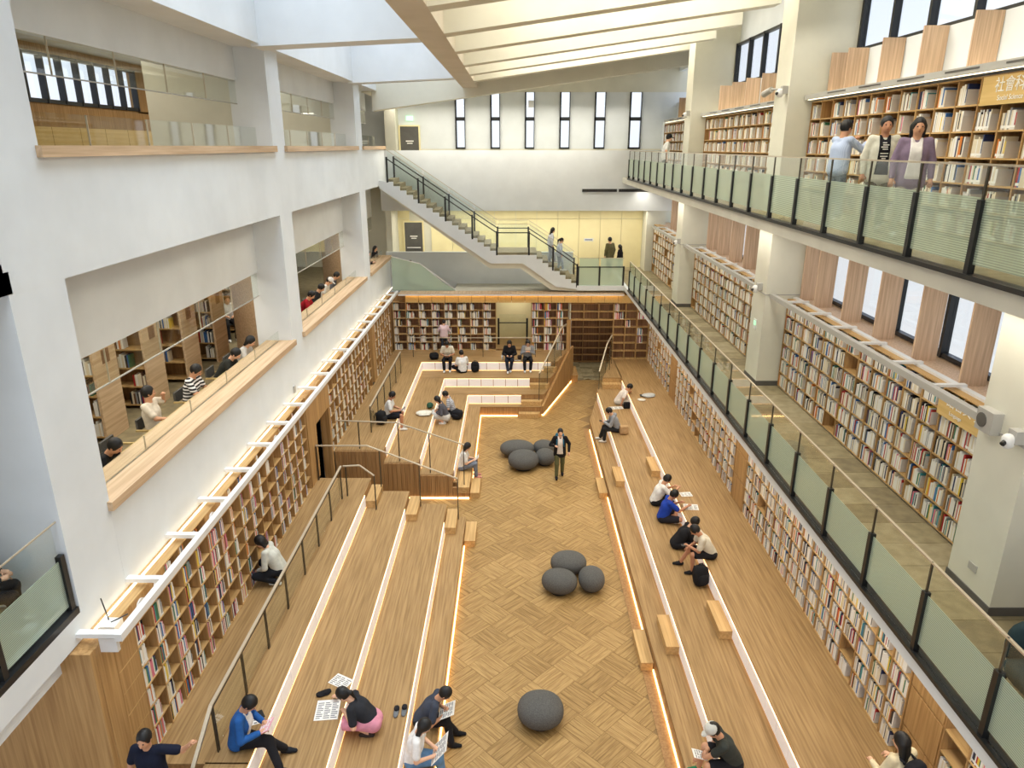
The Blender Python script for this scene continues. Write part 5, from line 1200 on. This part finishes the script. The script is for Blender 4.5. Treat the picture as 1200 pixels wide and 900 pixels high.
held('book', 'open pink and white book in the hands of the blue shirted reader', 'blue', .26, .2, (0, .0, .02), tilt=.5, m=mat('pink_page', srgb(228,170,180), .8), ink=PAPER, lines=4)
flat('phone', 'black phone lying on the top step beside the blue shirted reader', 'phone', (-3.93, 8.82, LZ), .09, .17, .6, m=M['black'], lines=0, th=.01)
flat('paper', 'white paper under the black phone on the top step', 'paper', (-3.98, 8.72, LZ), .18, .22, .4, lines=3, th=.002)
held('newspaper', 'newspaper held by the person in the dark slate tee', 'teeman', .34, .30, (0, 0, .02), tilt=.45, cat='newspaper', lines=8)
held('newspaper', 'large newspaper held by the long-haired reader in white', 'whitewoman', .40, .40, (0, .05, .08), tilt=.9, cat='newspaper', lines=9)
held('book', 'thin book in the hand of the person in the white cap', 'capman', .18, .22, (0, .0, .05), tilt=.3, lines=5)
held('phone', 'dark phone in the hands of the person in the cream tee', 'cream', .08, .15, (0, .02, .02), m=M['black'], lines=0, th=.01, cat='phone')
held('phone', 'phone held by the person in the grey hooded jacket', 'hoodie', .08, .15, (0, .03, .02), m=M['black'], lines=0, th=.01, cat='phone')
held('book', 'small white book held by the reader on the far step end', 'readwoman', .24, .18, (0, .02, .04), tilt=.8, lines=4)
held('book', 'dark open book on the lap of the boy in the black vest', 'boy', .24, .2, (0, .04, .02), tilt=.5, m=cloth((60,60,66)), lines=3, ink=PAPER)
held('book', 'white book on the lap of the reader in the cream tee at the back', 'backwhite', .22, .18, (0, .0, .02), tilt=.4, lines=4)
held('book', 'white book held up before the face of the grey sweater reader', 'backgrey', .22, .16, (0, .02, .12), tilt=1.2, lines=3)
held('phone', 'phone in the hands of the person in black on the back step', 'backblack', .08, .15, (0, .0, .02), m=M['black'], lines=0, th=.01, cat='phone')
flat('newspaper', 'worksheet on the upper step before the royal blue tee', 'paper', (4.52, 16.25, Z3), .36, .30, -.1, lines=7)
flat('newspaper', 'worksheet on the upper step before the white tee', 'paper', (4.55, 16.95, Z3), .30, .24, .1, lines=5)
bag('backpack', 'black backpack standing on the right terrace below the cream tee', (4.08, 13.42, Z2), (.17, .13, .24), (26,26,30), .3, tilt=-.15)
bag('paper_bag', 'brown paper bag on the step behind the grey hooded jacket', (3.66, 22.05, Z2), (.14, .09, .15), (188,154,112), .1, False, e=8)
bag('black_box', 'small square black case at the foot of the upper right step', (4.13, 24.5, Z2), (.12, .06, .12), (24,24,28), 0, False, 'case', e=8)
flat('newspaper', 'open magazine on the step in front of the person in the white tee', 'magazine', (3.75, 24.55, Z2), .5, .26, .1, lines=5)
bag('clothes', 'grey and white jacket left crumpled on the upper right terrace', (4.95, 24.75, Z3), (.26, .16, .05), (190,192,190), .3, False, 'clothes', e=2.2)
bag('clothes', 'small white cloth lying beside the crumpled jacket', (4.62, 24.3, Z3), (.15, .09, .03), (226,220,206), -.3, False, 'cloth', e=2.2)
flat('tablet', 'black tablet leaning by the crumpled jacket', 'tablet', (4.7, 24.8, Z3), .1, .22, 0, m=M['black'], lines=0, th=.02)
bag('backpack', 'black backpack behind the boy in the black vest', (-4.22, 21.0, LZ), (.17, .14, .22), (28,28,30), 1.2)
bag('tote_bag', 'white cloth bag lying on the far left step', (-3.1, 22.85, Z3), (.28, .19, .06), (226,222,206), .2, False, e=2.3)
bag('cap', 'dark green knitted hat beside the white cloth bag', (-2.97, 23.5, Z3), (.12, .12, .1), (48,84,64), 0, False, 'hat', e=2)
bag('backpack', 'black and white backpack behind the dark grey top', (-2.02, 23.45, Z2), (.2, .15, .17), (32,32,36), -.5)
bag('backpack', 'black backpack standing next to the white tee at the back', (-1.6, 27.72, Z3), (.17, .12, .22), (26,26,28), .1)
bag('backpack', 'black backpack lying on the top step at back left', (-3.32, 28.25, LZ), (.19, .14, .14), (28,28,30), .4)
bag('handbag', 'small dark bag between the two readers on the back step', (.22, 28.25, LZ), (.09, .06, .09), (70,58,52), 0, False)
flat('paper', 'white paper on the back top step between the two readers', 'paper', (.12, 28.05, LZ), .26, .12, 0, lines=2)
t = thing('bottle', 'white bottle on the back top step', 'bottle', (-.5, 28.2, LZ))
MB().bar((-.5, 28.2, LZ), (-.5, 28.2, LZ+.17), .038, 12).build('body', M['wmetal'], t, True); MB().bar((-.5, 28.2, LZ+.17), (-.5, 28.2, LZ+.22), .02, 10).build('cap', M['gmetal'], t)
for i, (dx, dy) in enumerate(((0, 0), (.13, .03))):
    t = thing('slipper', 'grey and black slipper on the left step, %s of the pair' % ('left', 'right')[i], 'slipper', (-2.0+dx, 9.68+dy, Z2))
    MB().sup((-2.0+dx, 9.68+dy, Z2+.015), (.045, .13, .015), 2.6, 14, 6).build('sole', cloth((110,114,118)), t, True)
    MB().sup((-2.0+dx, 9.74+dy, Z2+.04), (.048, .06, .03), 2.4, 14, 6).build('strap', cloth((34,34,38)), t, True)
flat('book', 'dark book lying open on the counter by the striped tee', 'book', (-6.1, 13.75, 5.21), .24, .3, .2, lines=4)
flat('paper', 'papers on the counter before the cream polo shirt', 'paper', (-6.1, 12.3, 5.21), .3, .22, -.2, lines=5)
for i, (y, c_) in enumerate(((14.9, (90,104,120)), (15.75, (200,176,120)), (21.3, (196,176,120)), (22.6, (222,190,120)), (23.7, (240,232,214)), (24.7, (240,236,226)))):
    flat('book', ('blue book', 'tan book', 'tan folder', 'yellow tray', 'white notebook', 'white pad')[i]+' lying on the reading counter of the left gallery', 'book', (-6.08, y, 5.21), .22, .3, .1*i, m=cloth(c_), lines=3, th=.02)
# ------------------------------------------------------------------ fittings on pillars and walls
t = thing('speaker_box', 'square cream wall speaker on the nearest right pillar', 'speaker', (5.77, 8.15, 6.55))
MB().box(5.74, 5.87, 7.97, 8.27, 6.58, 6.86).build('case', M['gmetal'], t); MB().bar((5.74, 8.16, 6.72), (5.73, 8.16, 6.72), .09, 18).build('grille', M['door'], t)
def camera_unit(label, x, y, z):
    t = thing('security_camera', label, 'camera', (x, y, z))
    MB().box(x, x+.12, y-.07, y+.07, z-.08, z+.08).build('mount', M['gmetal'], t)
    MB().sup((x-.03, y, z-.06), (.07, .07, .09), 2.5, 14, 8).build('housing', M['wmetal'], t, True)
    MB().bar((x-.08, y-.02, z-.06), (x-.12, y-.04, z-.08), .03, 10).build('lens', M['black'], t)
    return t
camera_unit('sensor unit at the right end of the nearest right pillar', 5.75, 7.62, 6.72)
camera_unit('security camera on the middle pillar of the upper gallery', 5.75, 16.55, 11.05)
camera_unit('security camera on the far pillar of the upper gallery', 5.75, 25.5, 10.95)
camera_unit('security camera on the middle pillar of the middle gallery', 5.75, 16.75, 6.75)
camera_unit('security camera on the far pillar of the middle gallery', 5.75, 25.5, 6.72)
t = thing('lamp_head', 'grey spotlight arm beside the upper gallery camera', 'lamp', (5.8, 17.2, 11.1)); MB().bar((5.86, 16.9, 11.1), (5.7, 17.15, 11.1), .02, 8).build('arm', M['gmetal'], t); MB().bar((5.72, 17.1, 11.1), (5.66, 17.4, 11.02), .06, 14, .075).build('head', M['gmetal'], t)
t = thing('exit_plate', 'small white and green exit plate low on the middle right pillar', 'sign', (5.86, 16.9, 5.7)); MB().box(5.85, 5.87, 16.8, 17.0, 5.68, 5.92).build('plate', M['wmetal'], t); MB().box(5.845, 5.85, 16.84, 16.96, 5.78, 5.88).build('symbol', M['green'], t)
t = thing('switch_box', 'small grey device on the white wall above the passage doorway', 'switch', (-5.43, 16.62, 4.2)); MB().box(-5.45, -5.41, 16.55, 16.65, 4.12, 4.3).build('case', M['gmetal'], t)
t = thing('outlet_plate', 'small outlet plate low on the nearest right pillar', 'outlet', (5.86, 7.9, 4.8)); MB().box(5.855, 5.87, 7.82, 7.98, 4.75, 4.85).build('plate', M['gmetal'], t)
t = thing('armchair', 'dark teal armchair at the right edge of the middle gallery', 'chair', (5.5, 6.0, L2))
MB().sup((5.5, 6.0, L2+.3), (.34, .34, .14), 3.2, 18, 8).build('seat', cloth((52,70,74)), t, True); MB().sup((5.55, 6.26, L2+.55), (.36, .09, .28), 3, 18, 10).build('backrest', cloth((46,64,68)), t, True)
for sx_, sy_ in ((-1,-1),(1,-1),(-1,1),(1,1)): MB().bar((5.5+sx_*.24, 6+sy_*.22, L2+.2), (5.5+sx_*.27, 6+sy_*.26, L2), .018, 6).build('leg', M['black'], t)
t = thing('air_outlet', 'small white square outlet above a back window', 'outlet', (.72, 34.15, 11.9)); MB().box(.62, .86, 34.15, 34.25, 11.55, 11.85).build('case', M['wmetal'], t)
t = thing('notice', 'small blue and white notice on the pale yellow wall', 'notice', (3.5, 34.2, 5.6)); MB().box(3.3, 3.75, 34.225, 34.24, 5.62, 5.76).build('plate', M['wmetal'], t); MB().box(3.35, 3.7, 34.22, 34.225, 5.67, 5.71).build('lettering', cloth((70,90,140)), t)
